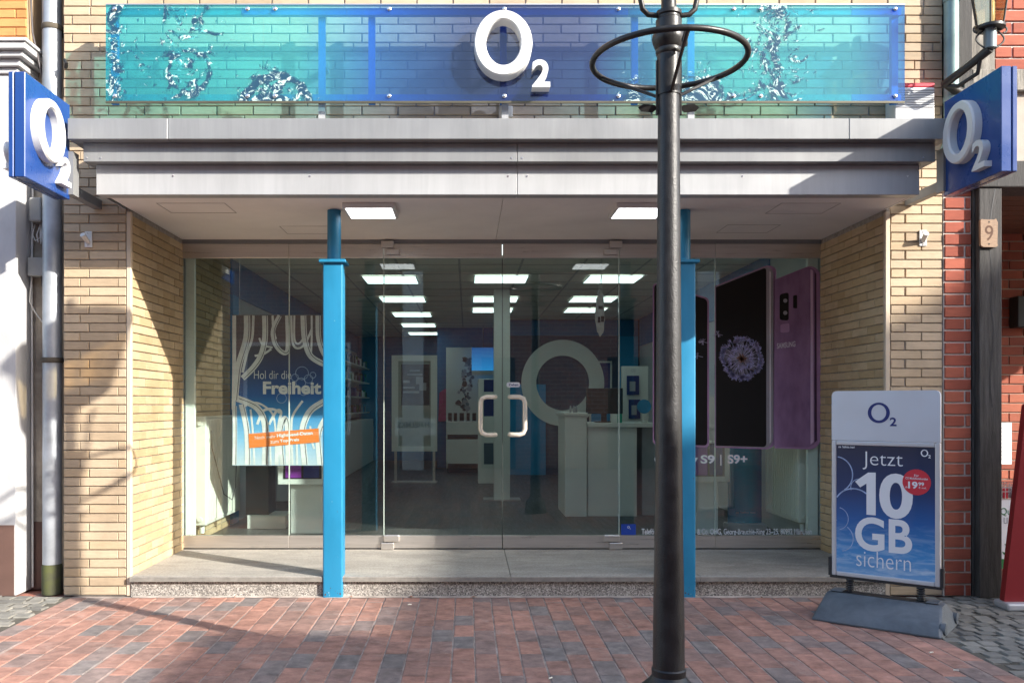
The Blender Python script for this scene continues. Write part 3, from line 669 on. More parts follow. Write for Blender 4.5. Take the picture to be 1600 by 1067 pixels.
for k_, (i, x) in enumerate(((1, gx[1]), (2, gx[2]), (4, gx[4]), (5, gx[5]))):
    own = [o_ for o_ in bpy.data.objects if o_.name.startswith('shop_window') and 'label' in o_ and o_['label'] == labs[i if i in (1, 4, 5) else 1]][0]
    MB().box(x - .0035, x + .0035, YG - .0075, YG + .0075, .253, 2.514).build('edge_seal', M('clear_seal', (.42, .50, .44), .3), own)
for o_ in [q_ for q_ in bpy.data.objects if q_.name.startswith('glass_door')]:
    e_ = -1 if W[o_].x < gx[3] else 1
    MB().box(min(gx[3] + e_ * .001, gx[3] + e_ * .0038), max(gx[3] + e_ * .001, gx[3] + e_ * .0038), YG - .0075, YG + .0075, .253, 2.514).build('edge_seal', M('dark_seal', (.05, .06, .055), .4), o_)
# jamb strips beside the fixed panes
MB().cbox(XRL + .0145, XRL + .09, YG + .03, YG + .07, ZS, 2.74, .003).build('window_jamb', shop_white, None, label='pale jamb strip where the glass meets the sunlit brick return', cat='jamb')
MB().cbox(XRR - .10, XRR - .0145, YG + .03, YG + .07, ZS, 2.74, .003).build('window_jamb', shop_white, None, label='pale jamb strip where the glass meets the shaded brick return', cat='jamb')

# ================================================================ signs with the O2 emblem
def emblem(parent, o, U, V, w, h, depth, mat, two=(.62, -.42, .30, .44), Nn=None, thick=.60):
    o = Vector(o); U = Vector(U); V = Vector(V); Nn = Nn or U.cross(V)
    a, b_ = w / 2, h / 2
    out_ = circle(0, 0, a, b_, 56); inn = circle(0, b_ * .02, a * thick, b_ * (thick + .09), 56)
    mb = MB()
    if depth > .01:
        e = .012; out2 = circle(0, 0, a - e * .6, b_ - e * .6, 56); inn2 = circle(0, b_ * .02, a * thick + e * .6, b_ * (thick + .09) + e * .6, 56)
        mb.ring(out_, inn, o + Nn * (depth - e), U, V, -Nn * (depth - e))
        A = [o + Nn * (depth - e) + U * u + V * v for u, v in out_]; A2 = [o + Nn * depth + U * u + V * v for u, v in out2]
        B2 = [o + Nn * depth + U * u + V * v for u, v in inn2]; B = [o + Nn * (depth - e) + U * u + V * v for u, v in inn]; n = 56
        mb.add(A + A2 + B2 + B, [(k * n + i, k * n + (i + 1) % n, (k + 1) * n + (i + 1) % n, (k + 1) * n + i) for k in range(3) for i in range(n)])
    else: mb.ring(out_, inn, o + Nn * depth, U, V, -Nn * depth)
    mb.build('letter_o', mat, parent, smooth=50)
    u, v, tw, th = two
    text_mb('2', o + U * (u * w) + V * (v * h), U, V, (0, tw * w, -th * h, 0), .025, max(depth * .8, .001)).build('digit_two', mat, parent)
YP = DP - CAMD
SX0, SX1 = PXx(165, DP), PXx(1414, DP); SZ0, SZ1 = PZ(158, DP), PZ(8, DP)
ms = thing('shop_sign', ((SX0 + SX1) / 2, YP, 3.03), 'long printed glass sign in teal and blue above the canopy', 'sign')
seams = [SX0, PXx(412, DP), PXx(1164, DP), SX1]
for a, b_ in zip(seams[:-1], seams[1:]): MB().box(a + .001, b_ - .001, YP, YP + .010, SZ0, SZ1).build('pane', sign_glass, ms)
fb = .045
for z0, z1 in ((SZ0 + .008, SZ0 + .008 + fb), (SZ1 - .008 - fb, SZ1 - .008)):
    for a, b_, mt in ((SX0 + .01, -1.50, frame_teal), (-1.498, -.80, framepaint), (-.798, 1.07, framepaint), (1.072, 2.55, frame_teal), (2.552, SX1 - .01, framepaint)):
        MB().box(a, b_, YP + .030, YP + .065, z0, z1).build('frame_bar', mt, ms)
for px in (172, 500, 579, 787, 995, 1084, 1406):
    x = PXx(px, DP); MB().box(x - .022, x + .022, YP + .066, YP + .10, SZ0 + .005, SZ1 - .005).build('frame_post', framepaint, ms)
for px in (500, 790, 1084):
    x = PXx(px, DP); MB().box(x - .022, x + .022, YP + .066, YP + .10, 3.0905, SZ0 + .004).build('foot', pale_alu, ms)
    MB().box(x - .018, x + .018, YP + .1005, -.013, 3.60, 3.64).build('wall_tie', dark_alu, ms)
MB().box(SX0, SX1, YP - .001, YP + .012, SZ0 - .014, SZ0 - .0005).build('bottom_profile', M('bronze_profile', (.10, .09, .06), .5, .4), ms)
MB().box(SX0, SX1, YP - .001, YP + .012, SZ1 + .0005, SZ1 + .007).build('top_profile', rail_m, ms)
for px in (180, 387, 430, 608, 788, 966, 1146, 1188, 1398):
    for z in (SZ0 + .03, SZ1 - .03):
        x = PXx(px, DP); MB().tube([(x, YP - .014, z), (x, YP - .010, z), (x, YP, z)], [.008, .0135, .0135], 12).build('standoff_screw', chrome, ms, smooth=40)
q0, q1 = P(741, 118, DP - .11), P(832, 15, DP - .11)
c = Vector(((q0.x + q1.x) / 2, YP - .0005, (q0.z + q1.z) / 2))
emblem(ms, c, XA, ZA, q1.x - q0.x, q1.z - q0.z, .11, whiteplastic, two=(.50, -.24, .31, .42))
# projecting signs
def side_sign(xf, xb, face, y0, y1, z0, z1, label, xc):
    t = thing('projecting_sign', ((xf + xb) / 2, y1, z0), label, 'sign', 'blue signs projecting from the facade')
    s = 1 if face > 0 else -1; th = abs(xf - xb); xm = xf - s * th * .66
    lo, hi = sorted((xf, xm + s * .003)); MB().cbox(lo, hi, y0, y1, z0, z1, .004).build('front_case', signblue, t)
    lo, hi = sorted((xm - s * .003, xb)); MB().cbox(lo, hi, y0, y1, z0, z1, .004).build('rear_case', signblue, t)
    MB().box(min(xm - s * .003, xm + s * .003), max(xm - s * .003, xm + s * .003), y0 + .012, y1 - .012, z0 + .012, z1 - .012).build('joint_strip', dark_alu, t)
    U = Vector((0, s, 0)); V = ZA; cy = (y0 + y1) / 2; H = z1 - z0
    o = Vector((xf + s * .0005, cy + (-.055 if s > 0 else .05), z0 + H * .55))
    emblem(t, o, U, V, .33, .37, .055, whiteplastic, two=(.40, -.28, .38, .46) if s > 0 else (.40, -.28, .38, .46), Nn=Vector((s, 0, 0)))
    # outer face carries the same emblem
    emblem(t, Vector((xb - s * .0005, cy, z0 + H * .55)), Vector((0, -s, 0)), V, .33, .37, .055, whiteplastic, two=(.40, -.28, .38, .46), Nn=Vector((-s, 0, 0)))
    lo, hi = sorted((xc, xm)); MB().box(lo, hi, y1 - .02, y1 + .06, z0 + .03, z0 + .30).build('bracket', grey_alu, t)
    MB().box(min(xf, xb) + .02, max(xf, xb) - .02, y1 + .0005, -.014, z0 + .06, z0 + .12).build('wall_arm', dark_alu, t)
side_sign(-2.50, -2.595, 1, 4.906 - 6, 5.46 - 6, 2.606, 3.202, 'projecting blue sign with sunlit white emblem beside the grey downpipe', -2.47)
side_sign(3.00, 3.092, -1, 4.876 - 6, 5.46 - 6, 2.629, 3.222, 'projecting blue sign with shaded emblem beside the timber framed house', 2.985)

# ================================================================ fittings on the facade
def plate(px, py, lab):
    q = P(px, py, 6); t = thing('flag_holder', (q.x, -.013, q.z - .05), lab, 'flag holder', 'flag holders on the brick piers')
    MB().cbox(q.x - .026, q.x + .026, -.022, -.0125, q.z - .055, q.z + .055, .003).build('base_plate', whiteplastic, t)
    MB().tube([(q.x, -.02, q.z - .02), (q.x - .012, -.085, q.z + .02)], [.016, .018], 12).build('socket', whiteplastic, t, smooth=50)
    for dz in (-.042, .042): MB().tube([(q.x, -.026, q.z + dz), (q.x, -.022, q.z + dz)], .005, 8).build('screw', chrome, t)
plate(140, 375, 'small white flag holder on the brick pier beside the grey downpipe'); plate(1440, 373, 'small white flag holder on the brick pier beside the red brick wall')
t = thing('alarm_box', (3.10, -.02, 3.09), 'white louvred alarm box with red top on the yellow brick', 'alarm box')
ax0, ax1 = PXx(1398, 5.85), PXx(1460, 5.85); az0, az1 = 3.20, PZ(130, 5.85)
MB().cbox(ax0, ax1, -.155, -.013, az0, az1 - .03, .008, 2).build('case', whiteplastic, t)
MB().cbox(ax0, ax1, -.155, -.013, az1 - .029, az1, .006, 2).build('red_cap', red_ink, t)
for k in range(8): MB().box(ax0 + .005, ax1 - .005, -.1585, -.1552, az1 - .055 - k * .016, az1 - .048 - k * .016).build('louvre', dark_alu, t)
MB().box(ax0 + .05, ax1 - .05, -.10, -.013, 3.0905, 3.1995).build('mount', whiteplastic, t)
q = P(791, 171, 5.85); t = thing('junction_box', (q.x, -.013, q.z - .04), 'small cream junction box under the middle of the glass sign', 'junction box')
MB().cbox(q.x - .046, q.x + .046, -.09, -.0125, q.z - .045, q.z + .045, .005, 2).build('case', M('cream_plastic', (.62, .57, .46), .5), t)
MB().tube([(q.x, -.05, q.z + .045), (q.x + .01, -.05, q.z + .2)], .006, 8).build('cable', cable_d, t)
# small cable bracket at the left edge above
MB().tube([(-2.77, -.03, 3.69), (-2.755, -.035, 3.665), (-2.77, -.012, 3.64)], .012, 8).build('wall_hook', ironblack, None, label='small dark hook on the edge of the yellow brick', cat='hook')

# downpipes
t = thing('downpipe', (-2.905, .07, 0), 'grey zinc downpipe with mossy cast iron foot beside the white pilaster', 'downpipe')
MB().lathe([(.0625, .18), (.0625, 6.2)], -2.905, .075, 28).build('pipe', zinc, t, smooth=40)
MB().lathe([(.068, 0), (.068, .19), (.062, .21)], -2.905, .075, 28).build('foot', castmoss, t, smooth=40)
for z in (1.63, 3.95):
    MB().lathe([(.068, z - .018), (.071, z - .012), (.071, z + .012), (.068, z + .018)], -2.905, .075, 28).build('clamp', M('dark_clamp', (.09, .075, .055), .8, .3, var=.3), t, smooth=40)
    MB().box(-2.93, -2.88, .135, .205, z - .012, z + .012).build('clamp_arm', MATS['dark_clamp'], t)
t = thing('downpipe', (3.30, -.08, 2.95), 'teal grey downpipe above the projecting sign on the timber framed house', 'downpipe')
MB().tube([(3.305, -.075, 6.0), (3.305, -.075, 3.16), (3.305, -.06, 3.10), (3.305, .02, 3.03)], [.046, .046, .046, .044], 24).build('pipe', tealpipe, t, smooth=40)
for z in (4.08, 3.40): MB().lathe([(.052, z - .015), (.052, z + .015)], 3.305, -.075, 24).build('clamp', tealpipe, t, smooth=40)

# ================================================================ white neighbour on the left
nb = thing('white_house', (-5, 0, 0), 'white rendered house front with brown plinth and moulded capital', 'building')
PXL = -3.12
MB().cbox(-6.5, PXL, .0, .6, 0, 3.60, .004).build('pilaster', whitewall, nb)
MB().box(-6.5, PXL - .012, -.004, .3, 0, PZ(820, 6)).build('plinth', brown_plinth, nb)
for k, (z0, z1, e) in enumerate(((3.601, 3.64, .02), (3.641, 3.69, .05), (3.691, 3.73, .09), (3.731, 3.775, .125), (3.776, 3.80, .14))):
    MB().cbox(-6.5, PXL + e, -e, .4, z0, z1, .006, 2).build('capital_moulding', whitewall, nb)
ob = MB().box(-6.5, -3.05, .02, .4, 3.801, 4.3).build('brick_panel', M('tan_mortar', (.42, .30, .18), .9, var=.1), nb)
brick_face(ob, '-y', .02, -4.0, -3.05, 3.805, 4.3, orangeb, .25, starts=(.0, .125), joint=.006)
MB().box(-6.5, -3.05, .02, 9, 4.301, 6.3).build('upper_storey', M_farbrick('far_orange_brick', (.5, .22, .08), (.58, .28, .1), (.4, .3, .18), .0625), nb)
MB().box(-3.20, -2.79, .215, .5, 0, 6.3).build('gap_wall', beige_old, nb)
MB().box(-3.119, -2.9705, .208, .2145, 0, PZ(815, 6.2)).build('gap_plinth', brown_plinth, nb)
MB().box(-6.6, -2.95, -.2, 9.1, 6.301, 6.45).build('roof', farroof, nb)
t = MB().cbox(PXx(47, 6.12), PXx(66, 6.12), .10, .2145, PZ(347, 6.12), PZ(309, 6.12), .012, 2).build('utility_box', greybox, None, label='grey utility box with rounded corner behind the downpipe, above the other box', cat='utility box')
t = MB().cbox(PXx(43, 6.12), PXx(68, 6.12), .12, .2145, PZ(431, 6.12), PZ(402, 6.12), .003).build('utility_box', greybox, None, label='grey square utility box behind the downpipe, below the other box', cat='utility box')
xx = PXx(46, 6.15)
MB().tube([(xx, .19, 3.55), (xx + .004, .19, 2.9), (xx - .004, .19, 2.2), (xx, .19, 1.4), (xx + .003, .19, .02)], .008, 8).build('conduit', cable_w, None, smooth=60, label='thin pale conduit running down the gap wall beside the white pilaster', cat='cable')
xx = PXx(64, 6.15)
MB().tube([(xx, .19, 2.2), (xx, .19, 1.2), (xx, .19, .0)], .011, 8).build('conduit', M('brown_conduit', (.16, .10, .07), .7), None, smooth=60, label='brown conduit beside the mossy foot of the downpipe', cat='cable')
for k in range(4):
    a = random.uniform(-.02, .02)
    MB().tube([(-3.06 + .03 * k + a, .17, 2.60), (-3.075 + .03 * k, .14, 2.52), (-3.05 + .02 * k, .13, 2.475 - .01 * k), (-3.02 + .01 * k, .14, 2.50), (-3.03 + .015 * k, .16, 2.62)], .0045, 6).build('loose_cable', cable_w, None, smooth=60, label='loose white cable looping below the rounded utility box', cat='cable', group='loose cables at the utility boxes')
MB().tube([(-3.09, .16, 2.235), (-3.10, .15, 2.05), (-3.07, .16, 1.98), (-3.02, .18, 1.90), (-2.985, .19, 1.86)], .005, 6).build('loose_cable', cable_w, None, smooth=60, label='white cable hanging from the square utility box', cat='cable')
MB().tube([(-3.02, .16, 2.23), (-3.01, .15, 2.16), (-2.98, .17, 2.12), (-2.965, .19, 2.04)], .007, 6).build('loose_cable', cable_d, None, smooth=60, label='dark cable bending from the square utility box to the pipe', cat='cable')
MB().tube([(-3.03, .02, 4.2), (-3.02, .03, 3.9), (-2.985, .05, 3.70), (-2.965, .08, 3.55), (-2.99, .12, 3.40), (-3.0, .17, 3.2)], .007, 6).build('loose_cable', cable_d, None, smooth=60, label='dark cable running over the end of the white capital', cat='cable')

# ================================================================ timber framed neighbour on the right
tf = thing('timber_house', (4.6, 0, 0), 'timber framed red brick house with open porch', 'building')
X0 = XPR + .002; X1 = PXx(1518, 5.98)
rb = MB().box(X0, X1, -.012, .5, 0, 2.95).build('brick_pier', mortar_white, tf)
brick_face(rb, '-y', -.012, X0, X1, .0, 2.95, redb, .25, course=.0833, starts=(.105, .0), joint=.013, jitter=.002)
MB().cbox(X1 + .003, X1 + .019, -.030, .5, 0, 2.80, .003).build('dark_batten', timber, tf)  # dark strip standing in for the shade of an open gap
PXa, PXb = X1 + .021, 3.652
MB().cbox(PXa, PXb, -.075, .16, -.0, 2.80, .007, 2).build('post', timber, tf)
MB().cbox(X1 - .06, 7.0, -.09, .18, 2.801, 2.98, .008, 2).build('beam', timber, tf)
MB().box(3.6, 7, .181, 1.95, 2.83, 2.90).build('porch_ceiling', porchwood, tf)
for k in range(10): MB().box(PXb + .05, 7, .20 + k * .17, .36 + k * .17, 2.815, 2.8295).build('ceiling_board', porchwood, tf)
pb = MB().box(3.75, 7, 1.62, 2.0, 0, 2.83).build('porch_wall', M('grey_mortar', (.40, .34, .28), .95, var=.1), tf)
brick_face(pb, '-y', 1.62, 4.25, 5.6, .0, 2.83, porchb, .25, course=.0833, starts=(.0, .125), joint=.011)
MB().box(3.6, 3.75, .5, 1.62, 0, 2.83).build('porch_side', farbrick, tf)
# upper frame
MB().cbox(3.36, 3.46, -.06, .2, 2.981, 6.2, .006).build('corner_post', timber, tf)
MB().box(3.462, 3.63, -.03, .2, 3.62, 6.2).build('weathered_panel', oldwood, tf)
MB().cbox(3.462, 7, -.055, .2, 3.47, 3.618, .006).build('rail', oldwood, tf)
MB().box(3.632, 7, -.012, .3, 2.985, 3.468).build('lower_infill', M('grey_plaster', (.42, .36, .30), .9, var=.15, bump=.3), tf)
ub = MB().box(3.632, 7, -.012, .3, 3.6205, 6.2).build('brick_infill', mortar_white, tf)
brick_face(ub, '-y', -.012, 3.632, 4.6, 3.6205, 4.29, redb, .25, course=.0833, starts=(.0, .125), joint=.014)
MB().box(3.3, 7, .301, 9, 2.95, 6.2).build('mass', farbrick, tf)
MB().box(3.29, 7.1, -.3, 9.1, 6.201, 6.35).build('roof', farroof, tf)
# drying crack lines in the post are grooves of their own
mb = MB(); yq = -.0765
mb.ribbon([((PXa + PXb) / 2 + dx, z) for dx, z in ((.03, 2.79), (.0, 2.6), (-.01, 2.45), (.01, 2.2), (.0, 2.0), (.02, 1.8), (-.005, 1.5), (.01, 1.3))], .007, (0, yq, 0), XA, ZA).build('crack', blackplastic, tf)
# house number plaque
q = P(1543, 365, 5.92); t = thing('house_number', (q.x, -.08, q.z - .1), 'carved wooden plaque with the number 9 on the black post', 'plaque')
edge = []
for u, v in round_poly([(-.058, -.095), (.058, -.095), (.058, .095), (-.058, .095)], .02, 4): edge.append((u + random.uniform(-.004, .004), v + random.uniform(-.004, .004)))
MB().prism(edge, (q.x, -.098, q.z), XA, ZA, (0, .022, 0)).build('board', plaque_m, t)
text_mb('9', (q.x, -.099, q.z), XA, ZA, (-.028, .028, -.052, .052), .0).build('numeral', M('carved_dark', (.10, .05, .03), .8), t)
for dz in (-.075, .075): MB().tube([(q.x, -.1, q.z + dz), (q.x, -.097, q.z + dz)], .005, 8).build('nail', ironblack, t)
# wall lantern
lx, ly, lz = PXx(1547, 5.55), -.45, PZ(42, 5.55)
t = thing('wall_lantern', (3.47, -.05, lz - .25), 'old wall lantern with tapered glass on a scrolled black bracket', 'lantern')
MB().lathe([(.082, 0), (.125, .28), (.122, .28), (.079, .003)], lx, ly, 6, z0=lz).build('glass_shade', lampglass, t)
for k in range(6):
    a = R(60 * k); MB().tube([(lx + .083 * math.cos(a), ly + .083 * math.sin(a), lz), (lx + .126 * math.cos(a), ly + .126 * math.sin(a), lz + .28)], .005, 6).build('glazing_bar', ironblack, t)
MB().lathe([(.135, .28), (.14, .295), (.06, .40), (.02, .43), (.015, .48)], lx, ly, 18, z0=lz).build('roof', ironblack, t, smooth=40)
MB().lathe([(.088, -.016), (.088, .0)], lx, ly, 18, z0=lz).build('base_ring', ironblack, t, smooth=40)
MB().lathe([(.038, -.14), (.038, -.015)], lx, ly, 16, z0=lz).build('stem', M('grey_lamp_stem', (.16, .19, .2), .5, .4), t, smooth=40)
MB().lathe([(.02, .0), (.028, .05), (.028, .15), (.012, .19)], lx, ly, 12, z0=lz).build('bulb', M('milky_bulb', (.8, .78, .7), .3), t, smooth=40)
for sx in (-1, 1):
    pts = [(lx + sx * (.03 + .06 * math.sin(k / 8 * 3.1)), ly, lz - .14 + k * .015) for k in range(9)] + [(lx + sx * (.088 + .02 * math.cos(R(a))), ly, lz - .02 + .02 * math.sin(R(a))) for a in range(180, -120, -40)]
    MB().tube(pts, .006, 6).build('scroll', ironblack, t, smooth=50)
MB().tube([(lx, ly, lz - .14), (lx - .05, ly + .10, lz - .19), (lx - .13, ly + .28, lz - .26), (3.43, -.06, lz - .32)], [.03, .026, .03, .04], 12).build('bracket_arm', ironblack, t, smooth=50)
MB().tube([(lx - .03, ly + .05, lz - .17), (lx - .02, ly + .10, lz - .26), (lx - .08, ly + .22, lz - .30), (lx - .14, ly + .30, lz - .27)], .014, 8).build('bracket_scroll', ironblack, t, smooth=50)
MB().cbox(3.39, 3.46, -.075, -.0605, lz - .42, lz - .20, .006).build('wall_plate', ironblack, t)
# things in the porch
q0, q1 = P(1562, 725, 7.6), P(1581, 660, 7.6)
t = thing('paper_notice', ((q0.x + q1.x) / 2, 1.6, q0.z), 'laminated white notice on the porch brick wall', 'notice')
MB().box(q0.x - .06, q1.x, 1.602, 1.605, q0.z, q1.z).build('sheet', white_ink, t)
for k in range(9): MB().box(q0.x - .02, q1.x - .02 - .03 * (k % 3), 1.6008, 1.6015, q1.z - .05 - k * .034, q1.z - .044 - k * .034).build('text_line', grey_ink, t)
q = P(1592, 488, 7.5); MB().cbox(q.x - .02, q.x + .22, 1.48, 1.606, q.z - .13, q.z + .14, .008, 2).build('letter_box', M('dark_green_box', (.02, .03, .03), .5), None, label='dark letter box on the porch brick wall', cat='letter box')
t = thing('flyer_stand', (4.25, .75, 0), 'white flyer stand with green lettering and wire basket in the porch', 'flyer stand')
D = 6.75; fx0, fx1 = PXx(1555, D), PXx(1600, D) + .12; fy = D - 6
MB().cbox(fx0, fx1, fy, fy + .02, .12, PZ(780, D), .003).build('panel', white_ink, t)
MB().box(fx0, fx1, fy - .003, fy - .001, .12, PZ(888, D) + .0).build('green_band', green_ink, t)
text_mb('Qua', (0, fy - .002, 0), XA, ZA, (PXx(1563, D), PXx(1586, D), PZ(806, D), PZ(793, D))).build('lettering', green_ink, t)
text_mb('us', (0, fy - .002, 0), XA, ZA, (PXx(1568, D), PXx(1581, D), PZ(818, D), PZ(808, D))).build('lettering', grey_ink, t)
lf = MB()
for k in range(7):
    a = PXx(1572, D) + .01 * k; z = PZ(868, D) + .03 * k
    lf.prism([(0, 0), (.02, .012), (.034, .034), (.01, .026)], (a, fy - .002, z), Vector((1 if k % 2 else -1, 0, 0)), ZA, (0, .001, 0))
lf.build('sprig', green_ink, t)
wb = MB()
for k in range(14):
    x = fx0 + (fx1 - fx0) * k / 13; wb.tube([(x, fy, PZ(780, D)), (x, fy, PZ(757, D))], .003, 5); wb.tube([(x, fy + .2, PZ(780, D)), (x, fy + .2, PZ(757, D))], .003, 5)
for z in (PZ(780, D), PZ(768, D), PZ(757, D)): wb.tube([(fx0, fy, z), (fx1, fy, z), (fx1, fy + .2, z), (fx0, fy + .2, z)], .004, 5, closed=True)
wb.build('wire_basket', chrome, t)
for x in (fx0 + .01, fx1 - .03): MB().box(x, x + .02, fy + .021, fy + .2, -.01, PZ(780, D)).build('leg', chrome, t)
for k in range(5): MB().cbox(fx0 + .02 + k * .06, fx0 + .06 + k * .06, fy + .03, fy + .17, PZ(780, D) + .005, PZ(764, D) + random.uniform(-.01, .01), .002).build('leaflet', random.choice((red_ink, navy_ink, grey_ink)), t)
D = 5.62; ry = D - 6
t = thing('red_display', (3.75, ry, 0), 'tapered dark red display board with silver foot in front of the porch', 'display board')
q = [(PXx(1569, D), .045), (PXx(1569, D) + .75, .045), (PXx(1604, D) + .36, 1.32), (PXx(1604, D), 1.32)]
MB().prism(round_poly(q, .01), (0, ry, 0), XA, ZA, (0, .05, 0)).build('board', redpanel, t)
MB().cbox(PXx(1566, D), PXx(1566, D) + .8, ry - .06, ry + .10, -.004, .044, .012, 2).build('foot', alu_frame, t)

# ================================================================ lamp post
LX, LY = .836, -2.40; DL = LY + 6
t = thing('street_lamp', (LX, LY, 0), 'black iron lamp post with ring standing on the clinker pavement', 'street lamp')
MB().lathe([(.135, -.02), (.135, .05), (.125, .075), (.122, .12), (.112, .155), (.088, .175), (.076, .19), (.0695, .20), (.071, .226), (.066, .232), (.0655, .24), (.0635, .45), (.0585, .75), (.054, 1.2), (.0485, 1.9), (.0445, 2.5), (.0435, 2.60)], LX, LY, 36).build('post', black_paint, t, smooth=35)
zc = PZ(95, DL)
MB().lathe([(.048, 2.60), (.048, zc + .02), (.052, zc + .025), (.054, zc + .035), (.052, zc + .045), (.056, zc + .05), (.0665, zc + .075), (.069, zc + .09), (.0665, zc + .105), (.053, zc + .118), (.053, zc + .165), (.046, zc + .172), (.046, zc + .18), (.052, zc + .185), (.052, zc + .20), (.031, zc + .205), (.029, zc + .55)], LX, LY, 32).build('collar', ironblack, t, smooth=35)
rr = .314; MB().tube([(LX + rr * math.cos(R(a)), LY + rr * math.sin(R(a)), zc) for a in range(0, 360, 6)], .0125, 10, closed=True).build('ring', ironblack, t, smooth=60)
MB().tube([(LX + .0, LY - rr, zc), (LX + .02, LY - .18, zc + .01), (LX + .05, LY - .07, zc + .04)], .012, 8).build('ring_stay', ironblack, t, smooth=60)
for a in (35, 145, 270):
    MB().tube([(LX + rr * math.cos(R(a)), LY + rr * math.sin(R(a)), zc), (LX + .05 * math.cos(R(a)), LY + .05 * math.sin(R(a)), zc - .14)], .007, 6).build('ring_brace', ironblack, t)
for s in (-1, 1):
    xs = LX + s * .0495; MB().box(xs - .003, xs + .003, LY - .008, LY + .008, 2.52, zc).build('strap', ironblack, t)
    MB().prism([(s * .0475, .0), (s * .06, .014), (s * .105, .018), (s * .127, .004), (s * .112, -.012), (s * .066, -.016)], (LX, LY - .0, PZ(170, DL)), XA, Vector((0, -.35, .94)), (0, .006, .002)).build('leaf_plate', ironblack, t)
    pts = [(LX + s * .045, LY, zc + .186), (LX + s * .085, LY, zc + .19), (LX + s * .108, LY, zc + .212), (LX + s * .118, LY, zc + .26), (LX + s * .125, LY, zc + .40), (LX + s * .16, LY, zc + .52)]
    MB().tube(pts, .0115, 8).build('cradle_arm', ironblack, t, smooth=60)
zl = zc + .55
MB().lathe([(.06, 0), (.16, .02), (.165, .035)], LX, LY, 24, z0=zl).build('lantern_base', ironblack, t, smooth=35)
MB().lathe([(.155, .036), (.235, .42), (.23, .42), (.15, .036)], LX, LY, 8, z0=zl).build('lantern_glass', lampglass, t)
for k in range(8):
    a = R(45 * k); MB().tube([(LX + .157 * math.cos(a), LY + .157 * math.sin(a), zl + .03), (LX + .238 * math.cos(a), LY + .238 * math.sin(a), zl + .42)], .009, 6).build('glazing_bar', ironblack, t)
MB().lathe([(.26, .421), (.27, .44), (.16, .56), (.07, .62), (.03, .66), (.012, .74)], LX, LY, 24, z0=zl).build('lantern_roof', ironblack, t, smooth=35)

# ================================================================ pavement sign
A = R(-39); bc = Vector((2.376 + .170, -.877 + .17, 0))
ab = thing('pavement_sign', bc, 'swing pavement sign advertising ten gigabytes on a grey plastic base', 'pavement sign', rz=A, local=True)
w = .306
# base: two-sided wedge, moulded
prof = [(-.24, 0), (-.25, .012), (-.235, .03), (-.085, .135), (-.06, .15), (.06, .15), (.085, .135), (.235, .03), (.25, .012), (.24, 0)]
mb = MB(); xs = [-.36, -.345, .345, .36]; v = []; f = []
for i, x in enumerate(xs):
    k = .93 if i in (0, 3) else 1
    for y, z in prof:
        xo = x * (1 - .10 * (z / .15)); v.append((xo, y * k, z * (1 if k == 1 else .96)))
n = len(prof)
for i in range(3):
    for j in range(n): f.append((i * n + j, i * n + (j + 1) % n, (i + 1) * n + (j + 1) % n, (i + 1) * n + j))
f += [tuple(range(n)), tuple(range(4 * n - 1, 3 * n - 1, -1))]
mb.add(v, f).build('base', greyplastic, ab, smooth=30)
MB().cbox(-.30, .30, -.045, .045, .1495, .153, .001).build('top_channel', blackplastic, ab)
for x_ in (-.27, .27): MB().cbox(x_ - .035, x_ + .035, -.052, .052, .1535, .162, .004).build('spring_seat', greyplastic, ab)
MB().box(-.352, .352, -.2515, -.2395, .004, .013).build('front_lip', greyplastic, ab)
for x in (.352,):
    for y in (-.17, .17): MB().lathe([(.0, 0), (.0, 0)], 0, 0, 3) if False else MB().tube([(x - .012, y, .042), (x + .012, y, .042)], .034, 16).build('wheel', blackplastic if x < 0 else greyplastic, ab, smooth=40)
for x in (-.20, .20):
    sp_ = MB(); turns = 6; pts = [(x + .019 * math.cos(R(a)), .019 * math.sin(R(a)), .148 + .085 * a / (360 * turns)) for a in range(0, 360 * turns + 1, 24)]
    sp_.tube(pts, .0055, 6).build('spring', blackplastic, ab, smooth=60)
    MB().lathe([(.013, .146), (.013, .236)], x, 0, 12).build('spring_core', blackplastic, ab, smooth=40)
MB().box(-w - .012, w + .012, -.018, .018, .234, .247).build('cross_bar', blackplastic, ab)
for s in (-1, 1): MB().box(min(s * (w + .003), s * (w + .018)), max(s * (w + .003), s * (w + .018)), -.022, .022, .2475, .36).build('side_clip', blackplastic, ab)
fz0, fz1, hz1 = .248, 1.095, 1.405
MB().box(-w + .004, w - .004, -.010, .010, fz0 + .003, fz1 - .003).build('back_panel', alu_frame, ab)
for x0, x1, z0, z1 in ((-w, -w + .028, fz0, fz1), (w - .028, w, fz0, fz1)): MB().cbox(x0, x1, -.018, .018, z0, z1, .006, 2).build('frame_bar', alu_frame, ab)
for z0, z1 in ((fz0, fz0 + .028), (fz1 - .028, fz1)): MB().cbox(-w + .0285, w - .0285, -.0175, .0175, z0, z1, .006, 2).build('frame_bar', alu_frame, ab)
hd = MB().prism(round_poly([(-w, fz1 + .002), (w, fz1 + .002), (w, hz1), (-w, hz1)], [.002, .002, .035, .035]), (0, -.014, 0), XA, ZA, (0, .028, 0)).build('header', header_m, ab)
emblem(hd, Vector((-.03, -.0145, 1.27)), XA, ZA, .125, .125, .0012, navy_ink, two=(.50, -.22, .30, .42), Nn=Vector((0, -1, 0)), thick=.68)
ps = MB().box(-w + .028, w - .028, -.0125, -.0105, fz0 + .028, fz1 - .028).build('poster', aboard_print, ab)
def pu(px): return (px - 1385) / 170 * (2 * w) * 1.0
PXL_, PXR_ = 1300.0, 1467.0
def ABu(px): return -w + (px - PXL_) / (PXR_ - PXL_) * 2 * w
